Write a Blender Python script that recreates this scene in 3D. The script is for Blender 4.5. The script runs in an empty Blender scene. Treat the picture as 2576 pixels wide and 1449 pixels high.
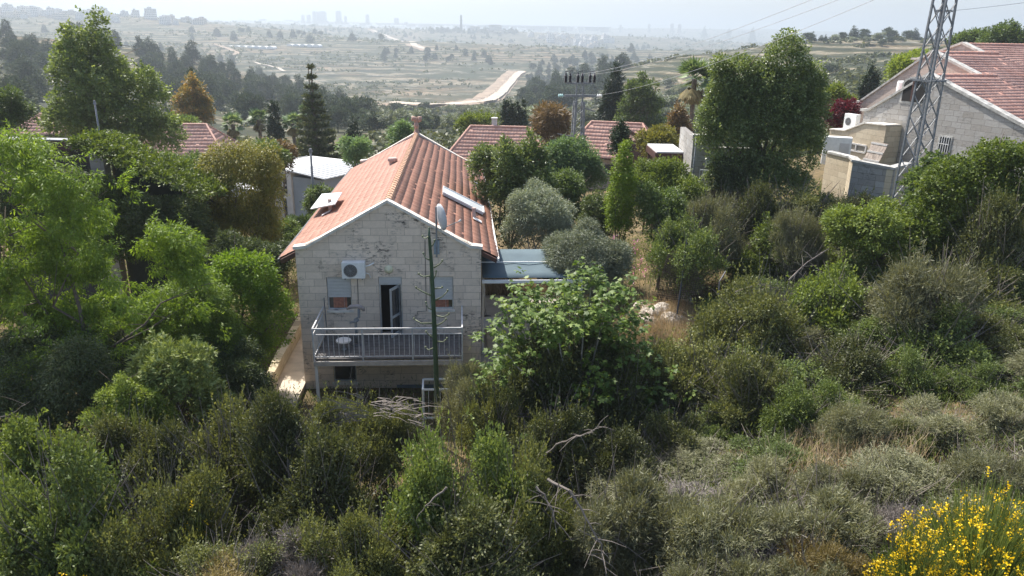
import bpy, math, random
import numpy as np
from mathutils import Vector, Matrix
SC = bpy.context.scene
COL = SC.collection
rad = math.radians

# ------------------------------------------------------------------ camera
F, PITCH, ROLL, H = 1900.0, rad(18.6), .018, 14.0
cam = bpy.data.cameras.new('camera'); camo = bpy.data.objects.new('camera', cam); COL.objects.link(camo)
cam.sensor_width = 36.0; cam.lens = 36.0 * F / 2576.0
cam.clip_start = .1; cam.clip_end = 30000
_up = Vector((0, math.sin(PITCH), math.cos(PITCH))); _fw = Vector((0, math.cos(PITCH), -math.sin(PITCH))); _rt = Vector((1, 0, 0))
_cr = _rt * math.cos(ROLL) + _up * math.sin(ROLL); _cu = -_rt * math.sin(ROLL) + _up * math.cos(ROLL)
m = Matrix(((_cr.x, _cu.x, -_fw.x, 0), (_cr.y, _cu.y, -_fw.y, 0), (_cr.z, _cu.z, -_fw.z, H), (0, 0, 0, 1)))
camo.matrix_world = m
SC.camera = camo

# ------------------------------------------------------------------ sky, sun, exposure
SUN_AZ, SUN_EL = rad(-38), rad(55)
w = bpy.data.worlds.new('World'); SC.world = w; w.use_nodes = True
nt = w.node_tree; bg = nt.nodes['Background']
sky = nt.nodes.new('ShaderNodeTexSky'); sky.sky_type = 'NISHITA'; sky.sun_disc = False
sky.sun_elevation = SUN_EL; sky.sun_rotation = SUN_AZ % (2 * math.pi)
sky.air_density = 1.0; sky.dust_density = 4.0; sky.ozone_density = 1.0; sky.altitude = 600
nt.links.new(sky.outputs[0], bg.inputs[0]); bg.inputs[1].default_value = .14
sl = bpy.data.lights.new('sun', 'SUN'); sl.energy = 4.8; sl.angle = rad(.6); sl.color = (1, .95, .87)
slo = bpy.data.objects.new('sun', sl); COL.objects.link(slo)
sd = Vector((math.sin(SUN_AZ) * math.cos(SUN_EL), math.cos(SUN_AZ) * math.cos(SUN_EL), math.sin(SUN_EL)))
slo.rotation_euler = (-sd).to_track_quat('-Z', 'Y').to_euler(); slo.location = (0, 0, 60)
SC.view_settings.view_transform = 'Standard'; SC.view_settings.look = 'None'
SC.view_settings.exposure = .78; SC.view_settings.gamma = 1
SC.cycles.use_denoising = True; SC.cycles.sample_clamp_indirect = 4; SC.cycles.denoising_input_passes = 'RGB_ALBEDO_NORMAL'; SC.cycles.denoising_prefilter = 'ACCURATE'; SC.cycles.max_bounces = 8; SC.cycles.transparent_max_bounces = 8
SC.cycles.volume_bounces = 2; SC.cycles.diffuse_bounces = 3; SC.cycles.transmission_bounces = 4; SC.cycles.glossy_bounces = 2

# ------------------------------------------------------------------ pixel <-> world helpers (pixels of a 2576 x 1449 picture)
def Rr(x, y):
    u = (x - 1288) / F; v = (724.5 - y) / F
    a = u * math.cos(ROLL) - v * math.sin(ROLL); b = u * math.sin(ROLL) + v * math.cos(ROLL)
    return np.array([a, math.cos(PITCH) + b * math.sin(PITCH), -math.sin(PITCH) + b * math.cos(PITCH)])
CO = np.array([0, 0, H])
def P(x, y, D):
    d = Rr(x, y); return CO + d * D / d[1]
def Zp(x, y, z):
    d = Rr(x, y); return CO + d * (z - H) / d[2]
def hit(x, y, P0, az):
    a = rad(az); n = np.array([math.cos(a), -math.sin(a), 0]); d = Rr(x, y)
    return CO + d * np.dot(n, np.array(P0) - CO) / np.dot(n, d)
def local(q, P0, az):
    a = rad(az); s = np.array([math.sin(a), math.cos(a), 0]); ww = np.array([math.cos(a), -math.sin(a), 0])
    q = np.array(q) - np.array(P0); return np.array([q @ ww, q @ s, q[2]])
def proj(q):
    d = np.array(q, float) - CO
    zc = d[1] * math.cos(PITCH) - d[2] * math.sin(PITCH)
    b = (d[1] * math.sin(PITCH) + d[2] * math.cos(PITCH)) / zc; a = d[0] / zc
    u = a * math.cos(ROLL) + b * math.sin(ROLL); v = -a * math.sin(ROLL) + b * math.cos(ROLL)
    return 1288 + u * F, 724.5 - v * F
def mpp(D, z=6.0):   # metres per pixel at depth D
    return (D * math.cos(PITCH) + (H - z) * math.sin(PITCH)) / F

# ------------------------------------------------------------------ tags
def tag(o, label=None, cat=None, group=None, kind=None):
    if label: o['label'] = label
    if cat: o['category'] = cat
    if group: o['group'] = group
    if kind: o['kind'] = kind
    return o
def thing(name, label, cat, loc=(0, 0, 0), rz=0, group=None):
    o = bpy.data.objects.new(name, None); COL.objects.link(o)
    o.location = loc; o.rotation_euler = (0, 0, rz); o.empty_display_size = .2
    return tag(o, label, cat, group)
def copy_thing(root, loc, rz=0, scale=(1, 1, 1), label=None, group=None):
    r = root.copy(); COL.objects.link(r); r.location = loc; r.rotation_euler = (0, 0, rz); r.scale = scale
    if label: r['label'] = label
    if group: r['group'] = group
    for ch in list(root.children):
        c = ch.copy(); COL.objects.link(c); c.parent = r
        for g in ch.children:
            d = g.copy(); COL.objects.link(d); d.parent = c
    return r

# ------------------------------------------------------------------ materials
MATS = {}
def newmat(name):
    mt = bpy.data.materials.new(name); mt.use_nodes = True
    return mt, mt.node_tree, mt.node_tree.nodes['Principled BSDF']
def N(t, typ, **kw):
    n = t.nodes.new(typ)
    for k, v in kw.items():
        if k.startswith('i_'):
            key = k[2:]; key = int(key) if key.isdigit() else key.replace('_', ' ')
            n.inputs[key].default_value = v
        else: setattr(n, k, v)
    return n
def ramp(t, fac, stops):
    r = t.nodes.new('ShaderNodeValToRGB'); e = r.color_ramp.elements
    while len(e) < len(stops): e.new(.5)
    for k, (p, c) in enumerate(stops):
        e[k].position = p; e[k].color = (*c, 1) if len(c) == 3 else c
    if fac is not None: t.links.new(fac, r.inputs[0])
    return r
def mixc(t, fac, a, b, mode='MIX'):
    n = t.nodes.new('ShaderNodeMix'); n.data_type = 'RGBA'; n.blend_type = mode
    for s, v in ((n.inputs[0], fac), (n.inputs[6], a), (n.inputs[7], b)):
        if hasattr(v, 'links'): t.links.new(v, s)
        elif isinstance(v, (int, float)): s.default_value = v
        else: s.default_value = (*v, 1)
    return n.outputs[2]
def mth(t, op, a, b=0.0, clamp=False):
    n = t.nodes.new('ShaderNodeMath'); n.operation = op; n.use_clamp = clamp
    for s, v in ((n.inputs[0], a), (n.inputs[1], b)):
        if hasattr(v, 'links'): t.links.new(v, s)
        else: s.default_value = v
    return n.outputs[0]
def noise(t, co, scale, detail=4, rough=.55, dist=0):
    n = N(t, 'ShaderNodeTexNoise'); n.inputs['Scale'].default_value = scale; n.inputs['Detail'].default_value = detail
    n.inputs['Roughness'].default_value = rough; n.inputs['Distortion'].default_value = dist
    if co is not None: t.links.new(co, n.inputs['Vector'])
    return n.outputs[0]
def plain(name, col, rough=.6, metal=0, var=.18, scale=6, bump=0):
    if name in MATS: return MATS[name]
    mt, t, b = newmat(name)
    co = N(t, 'ShaderNodeTexCoord').outputs['Object']
    f = noise(t, co, scale, 5)
    lo = tuple(c * (1 - var) for c in col); hi = tuple(min(1, c * (1 + var)) for c in col)
    t.links.new(ramp(t, f, [(.3, lo), (.7, hi)]).outputs[0], b.inputs['Base Color'])
    b.inputs['Roughness'].default_value = rough; b.inputs['Metallic'].default_value = metal
    if bump:
        bp = N(t, 'ShaderNodeBump'); bp.inputs['Strength'].default_value = bump; bp.inputs['Distance'].default_value = .02
        t.links.new(f, bp.inputs['Height']); t.links.new(bp.outputs[0], b.inputs['Normal'])
    MATS[name] = mt; return mt
def leafmat(name, c0, c1, c2=None, trans=.35, rough=.5, spec=.35, tcol=None):
    if name in MATS: return MATS[name]
    mt, t, b = newmat(name)
    at = N(t, 'ShaderNodeAttribute', attribute_name='tint'); oi = N(t, 'ShaderNodeObjectInfo')
    co = N(t, 'ShaderNodeTexCoord').outputs['Object']
    f = mth(t, 'ADD', mth(t, 'MULTIPLY', at.outputs['Fac'], .62), mth(t, 'MULTIPLY', noise(t, co, 1.1, 3), .45))
    f = mth(t, 'ADD', f, mth(t, 'MULTIPLY', oi.outputs['Random'], .12))
    st = [(.15, c0), (.7, c1)] + ([(1.0, c2)] if c2 else [])
    c = ramp(t, f, st).outputs[0]
    hs = N(t, 'ShaderNodeHueSaturation'); t.links.new(c, hs.inputs['Color'])
    t.links.new(mth(t, 'ADD', mth(t, 'MULTIPLY', oi.outputs['Random'], .35), 1.02), hs.inputs['Value'])
    c = hs.outputs[0]
    t.links.new(c, b.inputs['Base Color']); b.inputs['Roughness'].default_value = rough
    b.inputs['Specular IOR Level'].default_value = spec
    tr = N(t, 'ShaderNodeBsdfTranslucent')
    tc = mixc(t, 1.0, c, tcol or (1.0, .95, .5), 'MULTIPLY')
    g = N(t, 'ShaderNodeHueSaturation'); g.inputs['Value'].default_value = 1.35; t.links.new(tc, g.inputs['Color'])
    t.links.new(g.outputs[0], tr.inputs[0])
    ms = N(t, 'ShaderNodeMixShader'); ms.inputs[0].default_value = trans
    t.links.new(b.outputs[0], ms.inputs[1]); t.links.new(tr.outputs[0], ms.inputs[2])
    t.links.new(ms.outputs[0], t.nodes['Material Output'].inputs[0])
    MATS[name] = mt; return mt
def stone(name, c0, c1, bw=.52, bh=.272, stain=.55, rough_bump=.35, dx=0):
    if name in MATS: return MATS[name]
    mt, t, b = newmat(name)
    co = N(t, 'ShaderNodeTexCoord').outputs['Object']
    sp = N(t, 'ShaderNodeSeparateXYZ'); t.links.new(co, sp.inputs[0])
    u = mth(t, 'ADD', sp.outputs[0], mth(t, 'MULTIPLY', sp.outputs[1], .97))
    cb = N(t, 'ShaderNodeCombineXYZ'); t.links.new(mth(t, 'ADD', u, dx), cb.inputs[0]); t.links.new(sp.outputs[2], cb.inputs[1])
    wob = N(t, 'ShaderNodeVectorMath', operation='SCALE'); nz = N(t, 'ShaderNodeTexNoise'); nz.inputs['Scale'].default_value = 2.2
    t.links.new(cb.outputs[0], nz.inputs['Vector'])
    sb = N(t, 'ShaderNodeVectorMath', operation='SUBTRACT'); t.links.new(nz.outputs[1], sb.inputs[0]); sb.inputs[1].default_value = (.5, .5, .5)
    t.links.new(sb.outputs[0], wob.inputs[0]); wob.inputs['Scale'].default_value = .03
    ad = N(t, 'ShaderNodeVectorMath', operation='ADD'); t.links.new(cb.outputs[0], ad.inputs[0]); t.links.new(wob.outputs[0], ad.inputs[1])
    br = N(t, 'ShaderNodeTexBrick'); t.links.new(ad.outputs[0], br.inputs['Vector'])
    br.inputs['Color1'].default_value = (*c0, 1); br.inputs['Color2'].default_value = (*c1, 1)
    br.inputs['Mortar'].default_value = (c0[0] * .52, c0[1] * .5, c0[2] * .48, 1)
    br.inputs['Scale'].default_value = 1; br.inputs['Mortar Size'].default_value = .008; br.inputs['Mortar Smooth'].default_value = .3
    br.inputs['Brick Width'].default_value = bw; br.inputs['Row Height'].default_value = bh; br.inputs['Bias'].default_value = 0
    br.squash = 1.35; br.squash_frequency = 3; br.offset_frequency = 2
    f = noise(t, ad.outputs[0], 7, 8, .7)
    c = mixc(t, .35, br.outputs[0], ramp(t, f, [(.3, (.62, .6, .58)), (.7, (1.1, 1.08, 1.05))]).outputs[0], 'MULTIPLY')
    # warm / dark water stains and black lichen
    st = N(t, 'ShaderNodeMapping'); st.inputs['Scale'].default_value = (1.2, .8, 1); t.links.new(ad.outputs[0], st.inputs[0])
    big = noise(t, st.outputs[0], .9, 3); sm2 = N(t, 'ShaderNodeMapping'); sm2.inputs['Scale'].default_value = (.7, 1.6, 1); t.links.new(ad.outputs[0], sm2.inputs[0]); fine = noise(t, sm2.outputs[0], 6, 10, .78)
    li = mth(t, 'MULTIPLY', ramp(t, big, [(.5, (0, 0, 0)), (.64, (1, 1, 1))]).outputs[0], ramp(t, fine, [(.5, (0, 0, 0)), (.57, (1, 1, 1))]).outputs[0])
    c = mixc(t, mth(t, 'MULTIPLY', li, stain), c, (.06, .055, .05))
    t.links.new(c, b.inputs['Base Color']); b.inputs['Roughness'].default_value = .85
    bp = N(t, 'ShaderNodeBump'); bp.inputs['Strength'].default_value = rough_bump; bp.inputs['Distance'].default_value = .03
    hgt = mth(t, 'SUBTRACT', mth(t, 'MULTIPLY', noise(t, ad.outputs[0], 9, 5, .6), .6), mth(t, 'MULTIPLY', br.outputs[1], .7))
    t.links.new(hgt, bp.inputs['Height']); t.links.new(bp.outputs[0], b.inputs['Normal'])
    MATS[name] = mt; return mt
def tilemat(name, c0, c1, dirt=(.2, .13, .09), lich=.3):
    if name in MATS: return MATS[name]
    mt, t, b = newmat(name)
    co = N(t, 'ShaderNodeTexCoord').outputs['Object']
    at = N(t, 'ShaderNodeAttribute', attribute_name='tint')
    f = mth(t, 'ADD', mth(t, 'MULTIPLY', at.outputs['Fac'], .45), mth(t, 'MULTIPLY', noise(t, co, .8, 5), .6))
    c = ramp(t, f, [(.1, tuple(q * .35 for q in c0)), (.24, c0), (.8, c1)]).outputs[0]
    d = ramp(t, noise(t, co, 2.6, 8, .75), [(.5, (0, 0, 0)), (.75, (1, 1, 1))]).outputs[0]
    c = mixc(t, mth(t, 'MULTIPLY', d, lich), c, dirt)
    t.links.new(c, b.inputs['Base Color']); b.inputs['Roughness'].default_value = .72
    MATS[name] = mt; return mt

M_STONE = stone('limestone_blocks', (.84, .7, .57), (.7, .58, .47), bw=.6, stain=.95)
M_STONE2 = stone('rough_limestone_blocks', (.42, .41, .39), (.33, .31, .28), bw=.6, bh=.3, stain=.55, rough_bump=1.0)
M_STONE3 = stone('cream_limestone_blocks', (.66, .57, .42), (.55, .46, .33), bw=.6, bh=.3, stain=.25, rough_bump=.6)
M_STONE4 = stone('pinkish_limestone_blocks', (.5, .42, .36), (.42, .36, .32), bw=.6, bh=.3, stain=.2, rough_bump=.4)  # pink tone stands for red roof light bounced onto the middle gable
M_COPE = plain('coping_stone', (.68, .64, .57), .8, var=.3, scale=3, bump=.2)
M_COPE2 = plain('grey_coping_stone', (.42, .41, .38), .8, var=.4, scale=3, bump=.2)
M_TILE = tilemat('clay_tiles_weathered', (.36, .155, .095), (.51, .255, .165), lich=.5)
M_TILE2 = tilemat('clay_tiles_far', (.52, .27, .2), (.66, .4, .31), lich=.2)
M_TILE_SHEEN = tilemat('clay_tiles_pink_sheen', (.35, .165, .115), (.48, .26, .19), lich=.5)  # left slope copy: the sun's glancing pink sheen is put into this colour
M_RIDGE = plain('ridge_tiles', (.5, .3, .19), .8, var=.35, scale=7)
M_WOODBR = plain('brown_painted_wood', (.075, .03, .022), .6)
M_WHITE = plain('white_paint', (.78, .78, .76), .45, var=.08)
M_OFFWH = plain('offwhite_plaster', (.6, .58, .55), .8, var=.12, scale=2)
M_GREYPL = plain('grey_blue_plaster', (.16, .2, .24), .8, var=.15, scale=2)
M_METAL = plain('galvanised_steel', (.2, .21, .22), .6, .0, var=.25)
M_DKMETAL = plain('dark_metal', (.08, .08, .085), .5, .3)
M_SHUT = plain('shutter_grey', (.58, .57, .55), .5, var=.05)
M_ALU = plain('aluminium_frame', (.55, .57, .58), .35, .4)
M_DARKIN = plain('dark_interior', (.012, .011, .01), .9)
M_FABRIC = plain('curtain_cloth', (.4, .17, .11), .9, var=.3, scale=12)
M_DECK = plain('deck_boards', (.1, .092, .088), .8, var=.35, scale=5)
M_BARK = plain('bark', (.14, .11, .085), .9, var=.35, scale=9, bump=.4)
M_BARKL = plain('pale_bark', (.3, .28, .25), .9, var=.3, scale=9, bump=.4)
M_TWIG = plain('dead_twig', (.17, .145, .125), .9, var=.3, scale=4)
M_CONC = plain('pale_paving', (.55, .47, .37), .85, var=.2, scale=1.5, bump=.1)
M_PATIO = plain('patio_paving', (.42, .38, .33), .85, var=.15, scale=2)
M_ROCK = plain('limestone_rock', (.5, .45, .39), .9, var=.4, scale=4, bump=.6)
M_AWN = plain('awning_cloth', (.085, .125, .145), .85, var=.08, scale=2)
M_AGAVE = plain('agave_stalk_skin', (.035, .07, .035), .5, var=.3, scale=8)
M_BUD = plain('agave_bud', (.16, .18, .1), .6)
M_GLASSB = plain('window_glass_dark', (.03, .035, .04), .1, var=.3, scale=3); M_GLASSB.node_tree.nodes['Principled BSDF'].inputs['Specular IOR Level'].default_value = .8
M_ROAD = plain('gravel_road', (.46, .4, .32), .9, var=.3, scale=.12)
M_DIRT = plain('dirt_bank', (.28, .21, .15), .95, var=.45, scale=.12)
M_WOOD = plain('weathered_wood', (.3, .25, .21), .85, var=.4, scale=4)
M_GREENHOUSE = plain('greenhouse_film', (.8, .8, .78), .5, var=.1, scale=.2)
M_INSUL = plain('brown_insulator', (.03, .025, .03), .3)
M_GLASSINS = plain('glass_insulator', (.45, .65, .63), .15)
M_TERRA = plain('terracotta', (.42, .27, .21), .8)
M_PINKWALL = plain('pipe_terracotta', (.45, .33, .29), .8)

# ------------------------------------------------------------------ mesh builder
class MB:
    def __init__(s): s.v = []; s.f = []; s.t = []
    def add(s, vs, fs, tint=None):
        k = len(s.v); s.v += [tuple(map(float, q)) for q in vs]
        for f in fs: s.f.append(tuple(i + k for i in f)); s.t.append(random.random() if tint is None else tint)
        return s
    def box(s, a, b, rot=None, org=None):
        x0, y0, z0 = a; x1, y1, z1 = b
        vs = [(x0, y0, z0), (x1, y0, z0), (x1, y1, z0), (x0, y1, z0), (x0, y0, z1), (x1, y0, z1), (x1, y1, z1), (x0, y1, z1)]
        if rot is not None: vs = [tuple(rot @ Vector(q) + Vector(org or (0, 0, 0))) for q in vs]
        return s.add(vs, [(0, 3, 2, 1), (4, 5, 6, 7), (0, 1, 5, 4), (1, 2, 6, 5), (2, 3, 7, 6), (3, 0, 4, 7)])
    def bar(s, p, q, w=.05, h=None, up=(0, 0, 1)):
        p = Vector(p); q = Vector(q); h = h or w; d = (q - p)
        L = d.length
        if L < 1e-6: return s
        d /= L; u = Vector(up)
        if abs(d.dot(u)) > .98: u = Vector((1, 0, 0))
        r = d.cross(u).normalized(); u = r.cross(d)
        vs = []
        for e in (p, q):
            for a, b in ((-1, -1), (1, -1), (1, 1), (-1, 1)): vs.append(e + r * a * w / 2 + u * b * h / 2)
        return s.add(vs, [(0, 3, 2, 1), (4, 5, 6, 7), (0, 1, 5, 4), (1, 2, 6, 5), (2, 3, 7, 6), (3, 0, 4, 7)])
    def tube(s, pts, rs, n=8, cap=True):
        pts = [Vector(p) for p in pts]
        if not hasattr(rs, '__len__'): rs = [rs] * len(pts)
        vs = []; prev = None
        for i, p in enumerate(pts):
            d = (pts[min(i + 1, len(pts) - 1)] - pts[max(i - 1, 0)]).normalized()
            if prev is None: r = d.orthogonal().normalized()
            else: r = (prev - d * prev.dot(d)).normalized()
            prev = r; u = d.cross(r)
            for k in range(n):
                a = 2 * math.pi * k / n; vs.append(p + (r * math.cos(a) + u * math.sin(a)) * rs[i])
        fs = []
        for i in range(len(pts) - 1):
            for k in range(n):
                k2 = (k + 1) % n; fs.append((i * n + k, i * n + k2, (i + 1) * n + k2, (i + 1) * n + k))
        if cap: fs.append(tuple(range(n - 1, -1, -1))); fs.append(tuple((len(pts) - 1) * n + k for k in range(n)))
        return s.add(vs, fs)
    def prism(s, poly, y0, y1):   # polygon in xz extruded along y
        n = len(poly); vs = [(x, y0, z) for x, z in poly] + [(x, y1, z) for x, z in poly]
        fs = [tuple(range(n)), tuple(range(2 * n - 1, n - 1, -1))] + [(k, k + n, (k + 1) % n + n, (k + 1) % n) for k in range(n)]
        return s.add(vs, fs)
    def lathe(s, prof, c=(0, 0, 0), n=16, ax='z'):
        vs = []
        for r, h in prof:
            for k in range(n):
                a = 2 * math.pi * k / n; q = (r * math.cos(a), r * math.sin(a), h)
                if ax == 'y': q = (q[0], q[2], q[1])
                if ax == 'x': q = (q[2], q[0], q[1])
                vs.append((c[0] + q[0], c[1] + q[1], c[2] + q[2]))
        fs = []
        for i in range(len(prof) - 1):
            for k in range(n):
                k2 = (k + 1) % n; fs.append((i * n + k, i * n + k2, (i + 1) * n + k2, (i + 1) * n + k))
        fs.append(tuple(range(n))); fs.append(tuple((len(prof) - 1) * n + k for k in range(n)))
        return s.add(vs, fs)
    def build(s, name, mat, parent=None, smooth=False, bevel=0, label=None):
        me = bpy.data.meshes.new(name); me.from_pydata(s.v, [], s.f); me.materials.append(mat)
        at = me.attributes.new('tint', 'FLOAT', 'FACE'); at.data.foreach_set('value', np.array(s.t, np.float32))
        if smooth: me.polygons.foreach_set('use_smooth', [True] * len(s.f))
        me.update()
        o = bpy.data.objects.new(name, me); COL.objects.link(o); o.parent = parent
        if bevel:
            b = o.modifiers.new('bevel', 'BEVEL'); b.width = bevel; b.segments = 2; b.limit_method = 'ANGLE'
        if label: o['label'] = label
        return o
def raw_mesh(name, V, faces_loops, nper, mats, tint=None, smooth=False, midx=None):
    me = bpy.data.meshes.new(name); nf = len(faces_loops) // nper
    me.vertices.add(len(V)); me.vertices.foreach_set('co', V.astype(np.float32).ravel())
    me.loops.add(len(faces_loops)); me.loops.foreach_set('vertex_index', faces_loops.astype(np.int32))
    me.polygons.add(nf); me.polygons.foreach_set('loop_start', np.arange(nf, dtype=np.int32) * nper)
    me.polygons.foreach_set('loop_total', np.full(nf, nper, np.int32))
    for mm in (mats if isinstance(mats, (list, tuple)) else [mats]): me.materials.append(mm)
    if midx is not None: me.polygons.foreach_set('material_index', midx.astype(np.int32))
    if smooth: me.polygons.foreach_set('use_smooth', np.ones(nf, bool))
    if tint is not None:
        at = me.attributes.new('tint', 'FLOAT', 'FACE'); at.data.foreach_set('value', tint.astype(np.float32))
    me.update(calc_edges=True); return me
def link(name, me, parent=None, loc=(0, 0, 0), rz=0, scale=(1, 1, 1)):
    o = bpy.data.objects.new(name, me); COL.objects.link(o); o.parent = parent
    o.location = loc; o.rotation_euler = (0, 0, rz); o.scale = scale; return o

# ------------------------------------------------------------------ terrain
CX = np.array([-900, -300, 0, 400, 800, 1200, 1600, 2000, 2400, 2800, 3400])
def _a(px, y=300):
    d = Rr(px, y); return d[0] / d[1]
CA = np.array([_a(x) for x in CX])
NEAR = [  # D, ground height in metres per column
 (-20, [7, 7, 7, 7, 7, 7, 7, 7, 7, 7, 7]),
 (6,  [4.6, 4.6, 4.6, 4.6, 4.6, 4.6, 4.7, 4.8, 5, 5.2, 5.2]),
 (10, [3.5, 3.5, 3.5, 3.6, 3.6, 3.6, 3.9, 4.2, 4.4, 4.6, 4.8]),
 (14, [2.6, 2.6, 2.6, 2.5, 2.4, 2.5, 3.0, 3.5, 4.0, 4.3, 4.8]),
 (18, [1.9, 1.9, 1.9, 1.7, 1.5, 1.6, 2.2, 3.1, 3.9, 4.4, 5.0]),
 (23, [1.4, 1.4, 1.4, 1.2, .9, .9, 1.8, 3.2, 4.3, 5.0, 5.5]),
 (28, [1.3, 1.3, 1.3, 1.3, 1.2, 1.1, 1.9, 3.6, 4.9, 5.6, 6.2]),
 (35, [1.2, 1.2, 1.2, 1.1, 1.2, 1.1, 2.8, 4.9, 6.0, 6.4, 6.8]),
 (45, [.8, .8, .8, .6, .3, .4, 2.0, 5.6, 6.8, 7.2, 7.5]),
 (60, [.2, .2, .2, 0, -.2, -.2, .8, 4.0, 6.6, 7.5, 8]),
 (85, [-2, -2, -2, -2, -2, -1.6, -.5, 2.2, 5.0, 6.5, 7.5])]
FAR = [  # D, image height (pixel row) of the ground per column
 (130, [330, 330, 335, 350, 355, 350, 340, 305, 240, 210, 210]),
 (220, [215, 215, 225, 275, 318, 310, 290, 232, 178, 165, 165]),
 (320, [105, 115, 130, 195, 285, 292, 258, 165, 124, 132, 132]),
 (420, [50, 60, 70, 104, 236, 280, 152, 98, 104, 118, 118]),
 (520, [66, 78, 98, 168, 246, 266, 200, 116, 120, 130, 130]),
 (700, [70, 80, 100, 160, 215, 222, 212, 150, 130, 135, 135]),
 (950, [72, 80, 95, 120, 168, 168, 170, 150, 130, 135, 135]),
 (1250, [38, 46, 54, 74, 102, 108, 122, 130, 130, 135, 135]),
 (1500, [2, 10, 20, 40, 76, 142, 148, 134, 130, 135, 135]),
 (2000, [20, 30, 38, 56, 92, 112, 124, 124, 128, 132, 132]),
 (2500, [20, 28, 36, 52, 66, 74, 92, 120, 126, 128, 130]),
 (3300, [10, 18, 28, 52, 78, 90, 108, 116, 120, 124, 126]),
 (4500, [10, 20, 32, 52, 68, 84, 90, 96, 108, 116, 120]),
 (5500, [5, 15, 28, 48, 58, 72, 70, 76, 84, 92, 96]),
 (7000, [20, 40, 46, 56, 64, 74, 80, 84, 92, 104, 112]),
 (12000, [60, 68, 74, 80, 84, 90, 98, 106, 114, 122, 130])]
_DF = np.concatenate([np.arange(-20, 90, 1.0), np.exp(np.linspace(math.log(90), math.log(12000), 330))])
_AF = np.linspace(CA[0], CA[-1], 260)
def _build_table():
    rows = [(d, np.array(z, float)) for d, z in NEAR]
    frow = [(d, np.array([P(x, yy, d)[2] for x, yy in zip(CX, ys)])) for d, ys in FAR]
    allr = rows + frow; Ds = [r[0] for r in allr]
    T = np.zeros((len(_DF), len(CX)))
    for i, d in enumerate(_DF):
        k = min(max(np.searchsorted(Ds, d) - 1, 0), len(Ds) - 2); d0, d1 = Ds[k], Ds[k + 1]; z0, z1 = allr[k][1], allr[k + 1][1]
        if d < 85: f = (d - d0) / (d1 - d0); T[i] = z0 + (z1 - z0) * f
        else:
            f = (math.log(d) - math.log(d0)) / (math.log(d1) - math.log(d0)); f = f * f * (3 - 2 * f) * .4 + f * .6
            T[i] = (((z0 - H) / d0) * (1 - f) + ((z1 - H) / d1) * f) * d + H
    T2 = np.array([np.interp(_AF, CA, r) for r in T])
    k = np.exp(-.5 * (np.arange(-10, 11) / 5.0) ** 2); k /= k.sum()
    Tp = np.pad(T2, ((0, 0), (10, 10)), 'edge'); T2 = sum(k[j] * Tp[:, j:j + T2.shape[1]] for j in range(21))
    k = np.exp(-.5 * (np.arange(-4, 5) / 1.6) ** 2); k /= k.sum()
    Tp = np.pad(T2, ((4, 4), (0, 0)), 'edge'); T2 = sum(k[j] * Tp[j:j + T2.shape[0]] for j in range(9))
    return T2
_T = _build_table()
_rn = np.random.RandomState(5)
_K = [(_rn.normal(size=2), _rn.uniform(0, 6.28)) for _ in range(10)]
def n2(x, y, s):
    r = 0
    for i, (k, ph) in enumerate(_K):
        f = s * (1.6 ** (i % 5)); r = r + np.sin((k[0] * x + k[1] * y) * f + ph + i) / (1.45 ** (i % 5))
    return r / 4.2
# house frame
HP = P(742, 628, 26.0); HAZ = -4.1
def _hl(x, y):
    a = rad(HAZ); dx = x - HP[0]; dy = y - HP[1]
    return dx * math.cos(a) - dy * math.sin(a), dx * math.sin(a) + dy * math.cos(a)
def height(x, y, rough=True):
    x = np.asarray(x, float); y = np.asarray(y, float)
    a = np.clip(x / np.maximum(y, 8), _AF[0], _AF[-1] - 1e-6)
    yi = np.interp(y, _DF, np.arange(len(_DF))); i = np.clip(yi.astype(int), 0, len(_DF) - 2); fy = yi - i
    ai = (a - _AF[0]) / (_AF[1] - _AF[0]); j = np.clip(ai.astype(int), 0, len(_AF) - 2); fa = ai - j
    z = (_T[i, j] * (1 - fy) + _T[i + 1, j] * fy) * (1 - fa) + (_T[i, j + 1] * (1 - fy) + _T[i + 1, j + 1] * fy) * fa
    if rough:
        z = z + n2(x, y, .12) * .18 * np.clip((y - 4) / 10, 0, 1)
        fr = np.clip((y - 110) / 250, 0, 1); z = z + fr * n2(x, y, .012) * 3.0 + np.clip((y - 500) / 1500, 0, 1) * n2(x, y, .004) * 8
        st = 2.4; q = z / st; fl = np.floor(q); fq = q - fl; tz = (fl + np.clip((fq - .72) / .28, 0, 1)) * st   # terraces
        wt = np.clip((y - 130) / 120, 0, 1) * np.clip((1600 - y) / 500, 0, 1) * np.clip(.5 + n2(x, y, .008), 0, 1)
        z = z + (tz - z + st * .3) * wt
    u, v = _hl(x, y)
    wgt = np.clip(1 - np.maximum(np.maximum(-3.2 - u, u - 12) / 2.0, np.maximum(-1.5 - v, v - 21) / 2.5), 0, 1)
    return z * (1 - wgt) + np.minimum(z, 1.05) * wgt
def ghit(px, py, dmin=8):
    d = Rr(px, py); D = dmin
    while D < 11000:
        q = CO + d * D / d[1]
        if q[2] < float(height(q[0], q[1])): break
        D *= 1.008
    return CO + d * D / d[1]

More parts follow.
